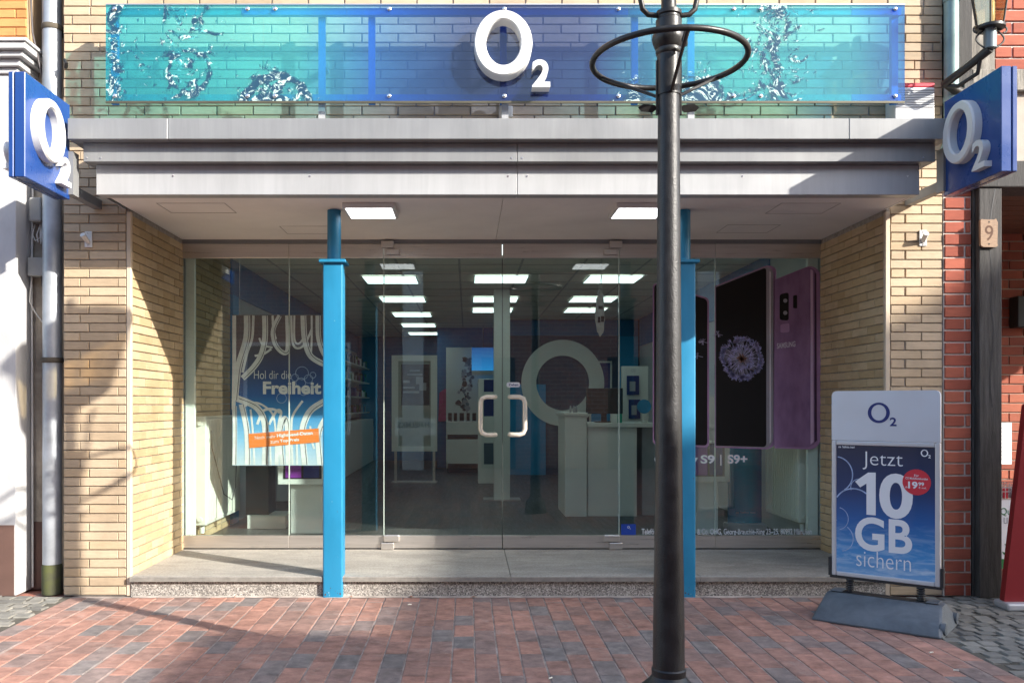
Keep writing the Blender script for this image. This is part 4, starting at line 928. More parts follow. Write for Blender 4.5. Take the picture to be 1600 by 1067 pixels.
def ABz(px, py):                   # photo pixel on the tilted-looking board -> board height
    k = (px - PXL_) / (PXR_ - PXL_); top = 690 + (692 - 690) * k; bot = 897 + (915 - 897) * k
    return fz1 - (py - top) / (bot - top) * (fz1 - fz0)
YF = -.0132
def abtext(s, x0, x1, y0, y1, bold, mat, dy=0): # pixel box: x0..x1, y0 top .. y1 bottom
    mx = (x0 + x1) / 2
    return text_mb(s, (0, YF - dy, 0), XA, ZA, (ABu(x0), ABu(x1), ABz(mx, y1), ABz(mx, y0)), bold).build('lettering', mat, ps)
# bubbles: thin pale outlines
pale_line = M('bubble_line', (.32, .42, .62), .5, var=.3, scale=20)
bb = MB()
def clipc(cx, cy, r, a0, a1, wd):
    pts = [(ABu(cx + r * math.cos(R(a))), ABz(cx, cy - r * math.sin(R(a)))) for a in range(a0, a1 + 1, 8)]
    bb.ribbon(pts, wd, (0, YF + .0003, 0), XA, ZA, smooth=False)
clipc(1307, 742, 27, -60, 88, .007); clipc(1345, 763, 14, 60, 200, .004); clipc(1336, 797, 33, 35, 150, .008); clipc(1336, 797, 33, 150, 215, .003); clipc(1310, 810, 17, -80, 80, .004); clipc(1315, 840, 20, -85, 60, .005)
bb.build('bubble_outlines', pale_line, ps)
abtext('Jetzt', 1350, 1412, 707, 735, -.012, white_ink)
MB().prism([(ABu(x_), ABz(x_, y_)) for x_, y_ in ((1338, 753), (1358.5, 739), (1370.5, 739), (1370.5, 805), (1356, 804), (1356, 756), (1346, 762))], (0, YF, 0), XA, ZA, (0, .0006, 0)).build('lettering', white_ink, ps); abtext('0', 1376, 1427, 740, 810, .03, white_ink)
abtext('GB', 1338, 1426, 809, 862, .024, white_ink)
abtext('sichern', 1340, 1424, 862, 887, -.012, white_ink)
emblem(ps, Vector((ABu(1444), YF, ABz(1444, 708))), XA, ZA, .040, .042, .0008, white_ink, two=(.5, -.22, .34, .46), Nn=Vector((0, -1, 0)), thick=.66)
abtext('one  Telefónica  brand', 1311, 1337, 698, 701.5, .02, white_ink)
cu, cz = ABu(1432.5), ABz(1432, 753)
MB().prism(circle(cu, cz, .077, .077, 40), (0, YF - .0012, 0), XA, ZA, (0, .001, 0)).build('price_disc', red_ink, ps)
abtext('Für', 1429, 1436, 741, 744.5, .01, white_ink, .002); abtext('O2 Mobilfunkkunden', 1416, 1449, 745.5, 749, .01, white_ink, .002)
abtext('19', 1420, 1434, 752, 763, .035, white_ink, .002); abtext('99', 1435, 1443.5, 753, 758.5, .03, white_ink, .002)
abtext('ab', 1415.5, 1419, 759, 762, .0, white_ink, .002); abtext('€ mtl.', 1435.5, 1447, 760, 763, .0, white_ink, .002)

# ================================================================ prints in the window
D = 7.25; yw = D - 6
def pl_(px, py, D=D): return (PXx(px, D), PZ(py, D))
t = thing('window_poster', (-1.5, yw, .8), 'hanging window poster with white tubes and the word Freiheit', 'poster')
a, b_ = pl_(363, 727), pl_(516, 492)
po = MB().box(a[0], b_[0], yw, yw + .008, a[1], b_[1]).build('sheet', freedom_print, t)
Z8 = lambda x, y: (280 + x * .2625, 600 + y * .2625)
strokes = [([(366, 493), (366, 560), (365, 640)], 6), ([(386, 493), (385, 529), (373, 571), (369, 604), (367, 625)], 10), ([(396, 493), (394, 528), (386, 552), (379, 582)], 4),
    ([(414, 493), (414, 528), (408, 555), (396, 574), (379, 591)], 9), ([(437, 493), (427, 515), (429, 535), (438, 548), (447, 551), (450, 538), (449, 493)], 7), ([(426, 493), (427, 512), (431, 530)], 3.5),
    ([(460, 493), (460, 528), (465, 537), (473, 530), (477, 511)], 3), ([(455, 493), (457, 533), (464, 544), (476, 538), (487, 515)], 3.5), ([(474, 493), (476, 528), (484, 554), (500, 566), (512, 570)], 9),
    ([(497, 493), (498, 528), (506, 552), (514, 560)], 8), ([(405, 528), (411, 539), (426, 543)], 3), ([(398, 556), (412, 553), (424, 545)], 3.5), ([(487, 493), (487, 530), (486, 552)], 3),
    ([Z8(345, 85), Z8(450, 130), Z8(500, 200), Z8(515, 300), Z8(510, 480)], 10), ([Z8(372, 120), Z8(400, 250), Z8(408, 360), Z8(408, 480)], 9), ([Z8(370, 140), Z8(450, 110), Z8(520, 140), Z8(560, 190), Z8(575, 300), Z8(575, 480)], 3),
    ([Z8(465, 240), Z8(500, 160), Z8(560, 150), Z8(600, 170)], 4), ([Z8(535, 240), Z8(580, 160), Z8(607, 170), Z8(590, 260), Z8(585, 480)], 4), ([Z8(615, 480), Z8(602, 300), Z8(622, 210), Z8(642, 240), Z8(650, 480)], 8),
    ([Z8(735, 100), Z8(680, 180), Z8(668, 260), Z8(675, 480)], 3.5), ([Z8(750, 480), Z8(735, 300), Z8(748, 220), Z8(790, 150), Z8(880, 95)], 10), ([Z8(840, 480), Z8(830, 300), Z8(880, 190)], 9), ([Z8(425, 150), Z8(440, 300), Z8(448, 480)], 3), ([Z8(780, 250), Z8(790, 340), Z8(805, 385)], 3), ([Z8(330, 130), Z8(332, 300), Z8(330, 480)], 7), ([Z8(540, 300), Z8(545, 480)], 3), ([Z8(700, 300), Z8(702, 480)], 3)]
tube_m = M('tube_print', (.74, .73, .73), .5, var=.12, scale=14); shade_m = M('tube_outline_print', (.10, .10, .13), .5)
lines = MB(); dk = MB()
for k, (pts, wd) in enumerate(strokes):
    q = [pl_(*s_) for s_ in pts]; lines.ribbon(q, wd * D / F, (0, yw - .0012 - .00003 * k, 0), XA, ZA)
    if wd > 6: dk.ribbon([(u + wd * .28 * D / F, v) for u, v in q], 1.1 * D / F, (0, yw - .0022 - .00002 * k, 0), XA, ZA)
lines.build('tube_drawing', tube_m, po); dk.build('tube_outline', shade_m, po)
bb = MB()
for cx_, cy_, r in ((472, 583, 10.5), (461, 590, 6), (482, 592, 7), (470, 598, 8), (440, 622, 8), (474, 612, 6), (489, 586, 5)):
    bb.ring([pl_(cx_ + r * math.cos(R(a)), cy_ + r * math.sin(R(a))) for a in range(0, 360, 12)], [pl_(cx_ + (r - .9) * math.cos(R(a)), cy_ + (r - .9) * math.sin(R(a))) for a in range(0, 360, 12)], (0, yw - .0028, 0), XA, ZA, (0, .0004, 0))
bb.build('bubble_outlines', pale_line, po)
def wtext(s, x0, x1, y0, y1, bold, mat, par, D=D, y=None, name='lettering'):
    u0, v1 = pl_(x0, y0, D); u1, v0 = pl_(x1, y1, D)
    return text_mb(s, (0, (D - 6) - .004 if y is None else y, 0), XA, ZA, (u0, u1, v0, v1), bold).build(name, mat, par)
wtext('Hol dir die', 397, 455, 579, 592, -.008, tube_m, po); wtext('Freiheit', 411, 502, 596, 616, .035, tube_m, po)
qs = [pl_(388.5, 677.5), pl_(498, 669), pl_(499, 690.5), pl_(389.7, 699.7)]
MB().prism([(u, v) for u, v in qs], (0, yw - .0052, 0), XA, ZA, (0, .001, 0)).build('orange_label', orange_ink, po)
ang = math.atan2(qs[1][1] - qs[0][1], qs[1][0] - qs[0][0]); U = Vector((math.cos(ang), 0, math.sin(ang))); V = Vector((-math.sin(ang), 0, math.cos(ang)))
o = Vector((qs[0][0], yw - .0062, qs[0][1])); sx = D / F
text_mb('Noch mehr ', o, U, V, (9.5 * sx, 42 * sx, -9.5 * sx, -4.5 * sx), 0).build('lettering', white_ink, po)
text_mb('Highspeed-Daten', o, U, V, (44 * sx, 100 * sx, -10.5 * sx, -3.6 * sx), .03).build('lettering', white_ink, po)
text_mb('zum', o, U, V, (33 * sx, 46 * sx, -18 * sx, -14 * sx), 0).build('lettering', white_ink, po)
text_mb('Top-Preis', o, U, V, (48 * sx, 78 * sx, -18.5 * sx, -12.5 * sx), .03).build('lettering', white_ink, po)
for x in (a[0] + .06, b_[0] - .06): MB().tube([(x, yw + .004, b_[1]), (x, yw + .004, ZC)], .0015, 5).build('hanging_wire', chrome, t)
# phones printed on film behind the glass
DF_ = 7.098; yf = DF_ - 6
def film(pts, r, dy, mat, par, name):
    return MB().prism(round_poly([pl_(x_, y_, DF_) for x_, y_ in pts], [q_ * DF_ / F for q_ in r]), (0, yf - dy, 0), XA, ZA, (0, .002, 0)).build(name, mat, par)
def phone(label, layers):
    q = layers[0][0]; cx_ = sum(s_[0] for s_ in q) / len(q); t = thing('phone_print', (PXx(cx_, DF_), yf, PZ(700, DF_)), label, 'window print', 'phone prints on the shop window')
    for k, (pts, r, mat, nm) in enumerate(layers): film(pts, r, .0025 * k, mat, t, nm)
    return t
phone('print of a phone front behind the blue column', [([(1020, 441), (1108, 466), (1108, 699), (1020, 695)], (9, 7, 7, 9), phone_edge, 'edge'), ([(1022, 443), (1105, 468), (1105, 696), (1022, 692)], (8, 6, 6, 8), phone_black, 'screen')])
tp = phone('print of a phone showing a dandelion on black', [([(1117, 447), (1203, 413), (1213, 420), (1213, 692), (1203, 702), (1117, 699)], (1, 9, 5, 8, 8, 1), phone_edge, 'edge'), ([(1118, 448), (1201, 415.5), (1208, 424), (1208, 690), (1200, 699.5), (1118, 697)], (1, 8, 4, 7, 7, 1), phone_grey, 'rim'), ([(1118.5, 449), (1197, 418), (1197, 698), (1118.5, 696)], (1, 6, 6, 1), phone_black, 'screen')])
tb = phone('print of the back of a purple phone with camera', [([(1210, 437), (1268, 414), (1281, 424), (1283, 690), (1272, 702), (1210, 700)], (1, 9, 6, 9, 8, 1), phone_edge, 'edge'), ([(1210, 438), (1264, 416), (1275, 424), (1276, 690), (1266, 699), (1210, 698)], (1, 8, 5, 8, 7, 1), phone_purple, 'back'), ([(1218, 460), (1232, 457), (1232, 501), (1218, 500)], (4, 4, 4, 4), phone_black, 'camera')])
film([(1266, 421), (1270, 423), (1271, 690), (1266, 694)], (1, 1, 1, 1), .0062, M('edge_light_print', (.55, .38, .52), .5), tb, 'edge_highlight'); film([(1272.5, 426), (1275, 428), (1276, 688), (1272.5, 691)], (1, 1, 1, 1), .0062, M('edge_dark_print', (.05, .02, .05), .5), tb, 'edge_shadow'); film([(1202, 424), (1204.5, 425), (1204.5, 690), (1202, 693)], (1, 1, 1, 1), .0062, M('rim_light_print', (.62, .56, .58), .5), tp, 'rim_highlight'); film([(1239, 462), (1245, 461), (1245, 482), (1239, 481.5)], (1.5,) * 4, .0062, phone_black, tb, 'flash'); film([(1219, 507), (1233, 505), (1233, 519), (1219, 520)], (3,) * 4, .0062, phone_edge, tb, 'fingerprint_sensor')
for y_ in (470, 489): MB().prism(circle(*pl_(1226.5, y_, DF_), 3.2 * DF_ / F, n=16), (0, yf - .0078, 0), XA, ZA, (0, .0008, 0)).build('lens', phone_grey, tb)
u0, v0 = pl_(1213.5, 545, DF_); ang = R(7); text_mb('SAMSUNG', (u0, yf - .0066, v0), Vector((math.cos(ang), 0, math.sin(ang))), ZA, (0, 29 * DF_ / F, 0, 8.5 * DF_ / F), .02).build('lettering', M('print_silver', (.62, .55, .62), .4), tb)
# dandelion clock: seeds and parachutes as fine printed strokes
cx_, cy_ = 1158, 560; dl = MB(); dt_ = MB(); dc = MB(); sx = DF_ / F
rg = random.Random(3)
for k in range(190):
    a = rg.uniform(0, 2 * math.pi); r0 = rg.uniform(.35, .6) if k % 3 == 0 else rg.uniform(.78, 1); L = 31 * r0; e = Vector((math.cos(a), math.sin(a)))
    c0 = Vector((cx_, cy_)) + e * rg.uniform(3, 8); c1 = Vector((cx_, cy_)) + e * L
    dl.ribbon([pl_(c0.x, c0.y, DF_), pl_(c1.x, c1.y, DF_)], .35 * sx, (0, yf - .0056, 0), XA, ZA, smooth=False)
    for j in range(3 if k % 3 == 0 else 8):
        b2_ = a + rg.uniform(-1.2, 1.2); c2 = c1 + Vector((math.cos(b2_), math.sin(b2_))) * rg.uniform(3, 7.5)
        dt_.ribbon([pl_(c1.x, c1.y, DF_), pl_(c2.x, c2.y, DF_)], .42 * sx, (0, yf - .0060, 0), XA, ZA, smooth=False)
    if k < 60:
        c3 = Vector((cx_, cy_)) + e * rg.uniform(2, 9); dc.ribbon([pl_(cx_, cy_, DF_), pl_(c3.x, c3.y, DF_)], .9 * sx, (0, yf - .0064, 0), XA, ZA, smooth=False)
dl.build('seed_stalks', M('seed_print', (.50, .46, .62), .5), tp); dt_.build('seed_tufts', M('tuft_print', (.52, .48, .92), .6, var=.3, scale=30), tp); dc.build('seed_heart', M('heart_print', (.30, .15, .09), .6), tp)
for cx2, cy2, par in ((1098, 534, None), (1090, 556, None), (1121, 522, tp)):
    mb = MB()
    for j in range(14):
        a = rg.uniform(.9, 5.4); mb.ribbon([pl_(cx2, cy2, DF_), pl_(cx2 + 7 * math.cos(a), cy2 + 5 * math.sin(a), DF_)], .4 * sx, (0, yf - .0068, 0), XA, ZA, smooth=False)
    mb.ribbon([pl_(cx2, cy2, DF_), pl_(cx2 + 8, cy2 + 2, DF_)], .5 * sx, (0, yf - .0068, 0), XA, ZA, smooth=False)
    p_ = par or [o_ for o_ in bpy.data.objects if o_.name == 'phone_print'][0]
    mb.build('flying_seed', MATS['seed_print'], p_)
yd = YG - .0085
t = thing('window_lettering', (1.9, yd, PZ(725, 7.11)), 'large white product lettering under the phone prints', 'lettering')
for s_, x0, x1, y0, y1, bo in (('Galaxy', 1022, 1090, 710, 729, .03), ('S9', 1094, 1116, 710.5, 724, .03), ('|', 1124.5, 1126.5, 710, 727, .0), ('S9+', 1136, 1167, 710, 724, .03)):
    u0, v1 = pl_(x0, y0, 7.113); u1, v0 = pl_(x1, y1, 7.113); text_mb(s_, (0, yd + .001, 0), XA, ZA, (u0, u1, v0, v1), bo, .001).build('word', white_ink, t)
t = thing('window_lettering', (2.1, yd, PZ(836, 7.11)), 'thin white company address line along the bottom of the glass', 'lettering')
u0, v1 = pl_(1002, 825, 7.113); u1, v0 = pl_(1267, 837, 7.113)
text_mb('Telefónica Germany GmbH & Co. OHG, Georg-Brauchle-Ring 23–25, 80992 München', (0, yd + .001, 0), XA, ZA, (u0, u1, v0, v1), .012, .001).build('line', white_ink, t)
a, b_ = pl_(970, 835, 7.113), pl_(993, 818, 7.113)
t = thing('window_sticker', (a[0], yd, a[1]), 'small blue sticker at the foot of the glass beside the door hinge', 'sticker')
MB().box(a[0], b_[0], yd, yd + .002, a[1], b_[1]).build('film', M('sticker_blue', (.01, .05, .32), .4), t)
emblem(t, Vector(((a[0] + b_[0]) / 2, yd - .0004, b_[1] - .025)), XA, ZA, .018, .02, .0004, white_ink, Nn=Vector((0, -1, 0)))
# paper hanging in the door
t = thing('hanging_cutout', (1.09, 1.25, 1.9), 'grey cut-out paper on a string hanging inside the door', 'paper cutout')
D2 = 7.3; pts = []
for k in range(28):
    a = 2 * math.pi * k / 28; r = 1 + rg.uniform(-.13, .13); pts.append((PXx(937.5 + 7.5 * r * math.cos(a), D2), PZ(491 + 36 * r * math.sin(a), D2)))
MB().prism(pts, (0, D2 - 6, 0), XA, ZA, (0, .003, 0)).build('paper', M('cutout_paper', (.50, .52, .50), .8, var=.2, scale=30), t)
for x_ in (934, 941): MB().tube([(PXx(x_, D2), D2 - 5.998, PZ(460, D2)), (PXx(940, D2), D2 - 5.998, PZ(430, D2)), (PXx(940, D2), D2 - 5.998, ZC)], .0025, 5).build('string', cable_w, t)
for x0, y0, x1, y1 in ((935, 478, 942, 483), (934, 495, 938, 504), (939, 494, 944, 503)): MB().box(PXx(x0, D2), PXx(x1, D2), D2 - 6.002, D2 - 6.0008, PZ(y1, D2), PZ(y0, D2)).build('mark', grey_ink if False else blackplastic, t)

# ================================================================ inside the shop
for i, (x, D_) in enumerate([(-.87, 7.95), (.38, 7.95), (1.65, 7.95), (-.87, 9.9), (-.87, 11.75), (-.87, 13.75), (-.87, 15.6), (-.87, 17.4), (.38, 9.85), (.38, 11.75), (.38, 13.1), (1.65, 9.85), (1.70, 11.75), (1.78, 13.1)]):  # first three are unseen, added to brighten the front of the shop
    t = thing('ceiling_light', (x, D_ - 6, ZC - .012), 'flat square light panel in the shop ceiling', 'ceiling light', 'light panels in the shop ceiling')
    MB().ring([(-.31, -.31), (.31, -.31), (.31, .31), (-.31, .31)], [(-.295, -.295), (.295, -.295), (.295, .295), (-.295, .295)], (x, D_ - 6, ZC - .014), XA, YA, (0, 0, .006)).build('frame', shop_white, t)
    MB().box(x - .294, x + .294, D_ - 6.294, D_ - 5.706, ZC - .012, ZC - .0075).build('diffuser', panel_glow, t)
cx0, cx1 = PXx(772, 10.7), PXx(797, 10.7)
t = thing('shop_pillar', ((cx0 + cx1) / 2, 4.8, ZS), 'square white pillar standing in the middle of the shop', 'pillar')
MB().cbox(cx0, cx1, 4.70, 4.90, ZS, ZC - .008, .004).build('shaft', shop_white, t); MB().box(cx0 - .13, cx1 + .13, 4.65, 4.95, ZS, ZS + .012).build('foot_plate', rail_m, t)
t = thing('sales_counter', (1.5, 3.5, ZS), 'white two level sales counter behind the glass door', 'counter')
D3 = 9.14; y3 = D3 - 6
MB().cbox(PXx(883, D3), PXx(917, D3), y3, y3 + .7, ZS, 1.20, .004).build('high_body', shop_white, t); MB().cbox(PXx(880, D3), PXx(918, D3), y3 - .02, y3 + .72, 1.2005, 1.235, .004).build('high_top', shop_white, t)
MB().cbox(PXx(918.5, D3), PXx(996, D3), y3 + .03, y3 + .7, ZS, 1.08, .004).build('low_body', shop_white, t); MB().cbox(PXx(918.5, D3), PXx(1030, D3), y3 - .01, y3 + .72, 1.0805, 1.125, .004).build('low_top', shop_white, t)
MB().cbox(PXx(1006, D3), PXx(1028, D3), y3 + .1, y3 + .62, ZS, 1.08, .004).build('side_panel', M('grey_laminate', (.33, .35, .36), .5), t)
t = thing('monitor', (1.42, y3 + .3, 1.126), 'dark computer monitor on the low counter top', 'monitor')
MB().cbox(1.30, 1.70, y3 + .33, y3 + .37, 1.22, 1.50, .006).build('screen', blackplastic, t); MB().box(1.47, 1.53, y3 + .371, y3 + .40, 1.13, 1.40).build('neck', blackplastic, t); MB().cbox(1.40, 1.60, y3 + .26, y3 + .46, 1.1265, 1.138, .003).build('foot', blackplastic, t)
t = thing('card_box', (1.62, y3 + .12, 1.126), 'small white and green box on the low counter top', 'box')
MB().box(1.54, 1.60, y3 + .10, y3 + .17, 1.1265, 1.22).build('white_half', shop_white, t); MB().box(1.6005, 1.65, y3 + .10, y3 + .17, 1.1265, 1.222).build('green_half', M('mint_card', (.02, .30, .18), .5), t)
t = thing('disc_stand', (PXx(1006, 9.25), y3 + .1, 1.126), 'round blue disc on a white foot on the counter', 'counter display')
xd, zd = PXx(1006, 9.25), PZ(635, 9.25)
MB().prism(circle(xd, zd, .075, n=32), (0, y3 + .09, 0), XA, ZA, (0, .012, 0)).build('disc', paleteal, t); MB().cbox(xd - .03, xd + .03, y3 + .06, y3 + .14, 1.1265, 1.145, .004).build('foot', shop_white, t); MB().box(xd - .012, xd + .012, y3 + .10, y3 + .112, 1.145, zd - .07).build('stem', shop_white, t)
for k, x in enumerate((1.10, 1.14, 1.17)): MB().lathe([(.012, 0), (.012, .05), (.007, .055), (.007, .075)], x, y3 + .1 + .03 * k, 10, z0=1.2355).build('small_bottle', grey_ink, None, smooth=40, label='tiny bottle on the high counter top', cat='bottle', group='bottles on the high counter')
D4 = 10.4; y4 = D4 - 6; hx0, hx1 = PXx(972, D4), PXx(1013, D4)
t = thing('display_wall', ((hx0 + hx1) / 2, y4, ZS), 'narrow white display panel with two phone leaflets behind the counter', 'display panel')
MB().cbox(hx0, hx1, y4, y4 + .08, ZS, PZ(572, D4), .004).build('panel', shop_white, t)
for (x0, x1, ya, yb, mt) in ((979, 998, 587, 617, navy_ink), (982, 1000, 624, 654, navy_ink)):
    pp = MB().cbox(PXx(x0, D4), PXx(x1, D4), y4 - .03, y4 - .0005, PZ(yb, D4), PZ(ya, D4), .003).build('leaflet', mt, t); MB().box(PXx(x0 + 4, D4), PXx(x1 - 6, D4), y4 - .032, y4 - .0305, PZ(yb - 6, D4), PZ(ya + 9, D4)).build('picture', grey_ink, pp)
text_mb('O2', (0, y4 - .001, 0), XA, ZA, (PXx(986, D4), PXx(993, D4), PZ(581, D4), PZ(576, D4))).build('lettering', grey_ink, t)
# big O on the partition
ro = 65 * 14.5 / F; zo = PZ(598, 14.5); xo = PXx(880, 14.5)
t = thing('wall_emblem', (xo, 8.58, zo - ro), 'huge white letter O on the wall behind the counter', 'emblem')
MB().ring(circle(xo, zo, ro, ro * 1.04, 64), circle(xo, zo, ro * .64, ro * .66, 64), (0, 8.56, 0), XA, ZA, (0, .035, 0)).build('letter_o', shop_white, t)
# chair behind the counter
t = thing('office_chair', (1.95, y3 + 1.2, ZS), 'white shell chair behind the sales counter', 'chair')
mb = MB(); n = 10; v = []; f = []
for i in range(n + 1):
    a = R(200 + 140 * i / n)
    for z, r in ((.62, .20), (.85, .24), (1.10, .23), (1.28, .19)): v.append((1.95 + r * math.cos(a) * 1.0, y3 + 1.2 - r * math.sin(a), ZS + z - .05 + (.0 if z < 1.2 else -.05 * abs(i - n / 2) / n)))
for i in range(n):
    for j in range(3): f.append((i * 4 + j, i * 4 + j + 1, (i + 1) * 4 + j + 1, (i + 1) * 4 + j))
mb.add(v, f).build('shell', shop_white, t, smooth=60); MB().lathe([(.21, .50), (.22, .53), (.20, .57)], 1.95, y3 + 1.2, 20, z0=ZS).build('seat', shop_white, t, smooth=40); MB().lathe([(.03, .05), (.03, .50)], 1.95, y3 + 1.2, 12, z0=ZS).build('stem', rail_m, t); MB().lathe([(.24, 0), (.23, .03), (.05, .06)], 1.95, y3 + 1.2, 20, z0=ZS).build('foot', rail_m, t, smooth=40)
# display in the middle distance
D5 = 16.0; y5 = D5 - 6; dx0, dx1 = PXx(697, D5), PXx(775, D5)
t = thing('poster_wall', ((dx0 + dx1) / 2, y5, ZS), 'white display wall with splash picture at the back of the shop', 'display wall')
MB().cbox(dx0, dx1, y5, y5 + .15, ZS, PZ(543, D5), .004).build('panel', shop_white, t)
mb = MB()
for k in range(46):
    tt = k / 46; x = PXx(735 - 14 * tt + rg.uniform(-9, 9), D5); z = PZ(562 + 80 * tt, D5); r = rg.uniform(.02, .075)
    mb.prism([(r * rg.uniform(.5, 1.2) * math.cos(R(a)), r * rg.uniform(.5, 1.2) * math.sin(R(a))) for a in range(0, 360, 45)], (x, y5 - .002 - .0002 * k, z), XA, ZA, (0, .0008, 0), mi=k % 3)
mb.build('splash_picture', [blackplastic, M('slate_print', (.10, .16, .20), .5), grey_ink], t)
t = thing('blue_screen', (PXx(755, 15.6), 9.6, PZ(586, 15.6)), 'blue advertising screen hanging before the white display wall', 'screen')
MB().cbox(PXx(737, 15.6), PXx(775, 15.6), 9.58, 9.62, PZ(585, 15.6), PZ(543, 15.6), .004).build('panel', screen_print, t); MB().box(PXx(737, 15.6), PXx(775, 15.6), 9.577, 9.579, PZ(586, 15.6), PZ(579, 15.6)).build('white_band', white_ink, t); MB().tube([(PXx(755, 15.6), 9.6, PZ(543, 15.6)), (PXx(755, 15.6), 9.6, ZC)], .006, 6).build('rod', chrome, t)
D6 = 15.0; y6 = D6 - 6
t = thing('low_cabinet', (PXx(723, D6), y6, ZS), 'low white cabinet with dark shelf gap at the back of the shop', 'cabinet')
MB().cbox(PXx(697, D6), PXx(750, D6), y6, y6 + .4, .30, .72, .004).build('lower_box', shop_white, t); MB().cbox(PXx(697, D6), PXx(750, D6), y6, y6 + .4, .80, 1.02, .004).build('upper_box', shop_white, t); MB().box(PXx(699, D6), PXx(748, D6), y6 + .05, y6 + .38, ZS, .2995).build('plinth', blackplastic, t); MB().box(PXx(699, D6), PXx(748, D6), y6 + .06, y6 + .38, .7205, .7995).build('gap', blackplastic, t)
D7 = 13.0; y7 = D7 - 6
t = thing('display_pedestal', (PXx(760, D7), y7, ZS), 'slim white pedestal with small pictures beside the pillar', 'pedestal')
MB().cbox(PXx(747, D7), PXx(773, D7), y7, y7 + .25, ZS, PZ(592, D7), .004).build('body', shop_white, t)
for (ya, yb) in ((593, 612), (620, 650), (692, 725)): MB().box(PXx(756, D7), PXx(772, D7), y7 - .003, y7 - .0005, PZ(yb, D7), PZ(ya, D7)).build('picture', random.choice((navy_ink, M('slate_print2', (.08, .12, .16), .4))), t)
# jacket-like pink and white bags by the blue wall
mb = MB(); mb.prism(round_poly([(-.10, 0), (.10, .02), (.13, .45), (.04, .62), (-.08, .55)], .04), (PXx(694, 16.5), 10.15, 1.0), XA, ZA, (0, .04, 0)); mb.build('hanging_bag', M('pink_bag', (.45, .04, .16), .6, var=.3, scale=10), None, label='pink bag hanging on the dark blue wall', cat='bag')
D9 = 13.2; y9 = D9 - 6
t = thing('framed_board', (PXx(647, D9), y9, ZS), 'pale framed notice board standing in the middle of the shop', 'notice board')
fo = [(PXx(x_, D9), PZ(y_, D9)) for x_, y_ in ((612, 705), (683, 705), (683, 555), (612, 555))]; fi = [(PXx(x_, D9), PZ(y_, D9)) for x_, y_ in ((622, 697), (673, 697), (673, 564), (622, 564))]
MB().ring(fo, fi, (0, y9, 0), XA, ZA, (0, .05, 0)).build('frame', shop_white, t)
MB().box(fi[0][0], fi[1][0], y9 + .025, y9 + .045, fi[0][1], fi[2][1]).build('panel', M('sage_laminate', (.34, .38, .34), .6), t)
nb_ = MB().box(PXx(627, D9), PXx(671, D9), y9 + .018, y9 + .0245, PZ(633, D9), PZ(569, D9)).build('poster', M('dark_poster', (.03, .035, .045), .5), t)
for x0_, x1_, y0_, y1_ in ((640, 656, 578, 580), (636, 660, 584, 586), (630, 640, 594, 598), (650, 661, 589, 600), (630, 648, 604, 607), (655, 666, 598, 610), (630, 655, 611, 614)): MB().box(PXx(x0_, D9), PXx(x1_, D9), y9 + .0165, y9 + .0175, PZ(y1_, D9), PZ(y0_, D9)).build('print_block', grey_ink, nb_)
for x_ in (616, 676): MB().box(PXx(x_, D9), PXx(x_ + 4, D9), y9 + .01, y9 + .04, ZS, fo[0][1] - .0005).build('leg', rail_m, t)
MB().box(PXx(612, D9), PXx(683, D9), y9 - .12, y9 + .16, ZS, ZS + .012).build('foot', rail_m, t)
for k_, (x_, w_) in enumerate(((700, 6), (709, 5), (718, 7), (729, 5), (738, 6))):
    t = thing('display_phone', (PXx(x_, D6), y6 + .1, 1.0205), 'dark phone on a small stand on the low white cabinet', 'phone', 'phones on the low cabinet')
    MB().box(PXx(x_, D6), PXx(x_ + w_, D6), y6 + .10, y6 + .112, 1.035, 1.175).build('handset', phone_black, t); MB().box(PXx(x_ - .5, D6), PXx(x_ + w_ + .5, D6), y6 + .08, y6 + .16, 1.0205, 1.0345).build('stand', chrome, t)
for x0_, z0_, mt_, lb_ in ((2.05, 1.55, navy_ink, 'navy framed advert on the wall behind the counter'), (2.05, 1.0, teal_wall, 'bright blue framed advert on the wall below the navy one')):
    t = thing('wall_picture', (x0_ + .2, 8.59, z0_), lb_, 'picture', 'adverts behind the counter')
    MB().cbox(x0_, x0_ + .38, 8.565, 8.596, z0_, z0_ + .5, .004).build('frame', shop_white, t); MB().box(x0_ + .03, x0_ + .35, 8.561, 8.564, z0_ + .03, z0_ + .47).build('print', mt_, t)
# shelves along the left wall
t = thing('wall_shelf', (-2.15, 8, ZS), 'white wall shelving with small products along the brick side', 'shelving')
MB().box(XRL + .002, -2.28, 4.6, 12.3, ZS + .9, 2.30).build('back_panel', shop_white, t)
for z in (1.15, 1.45, 1.75, 2.05): MB().box(-2.279, -2.06, 4.6, 12.3, z, z + .02).build('shelf_board', shop_white, t)
MB().cbox(XRL + .002, -1.98, 4.6, 12.3, ZS, ZS + .88, .004).build('base_cabinet', shop_white, t)
k = 0
for z in (1.171, 1.471, 1.771, 2.071):
    y = 6.2
    while y < 12.2:
        w_ = rg.uniform(.06, .12); h_ = rg.uniform(.10, .18)
        if rg.random() < .75: MB().box(-2.20, -2.10, y, y + w_, z, z + h_).build('product_box', rg.choice((navy_ink, grey_ink, green_ink, white_ink, phone_black, teal_wall)), t)
        y += w_ + rg.uniform(.02, .12)
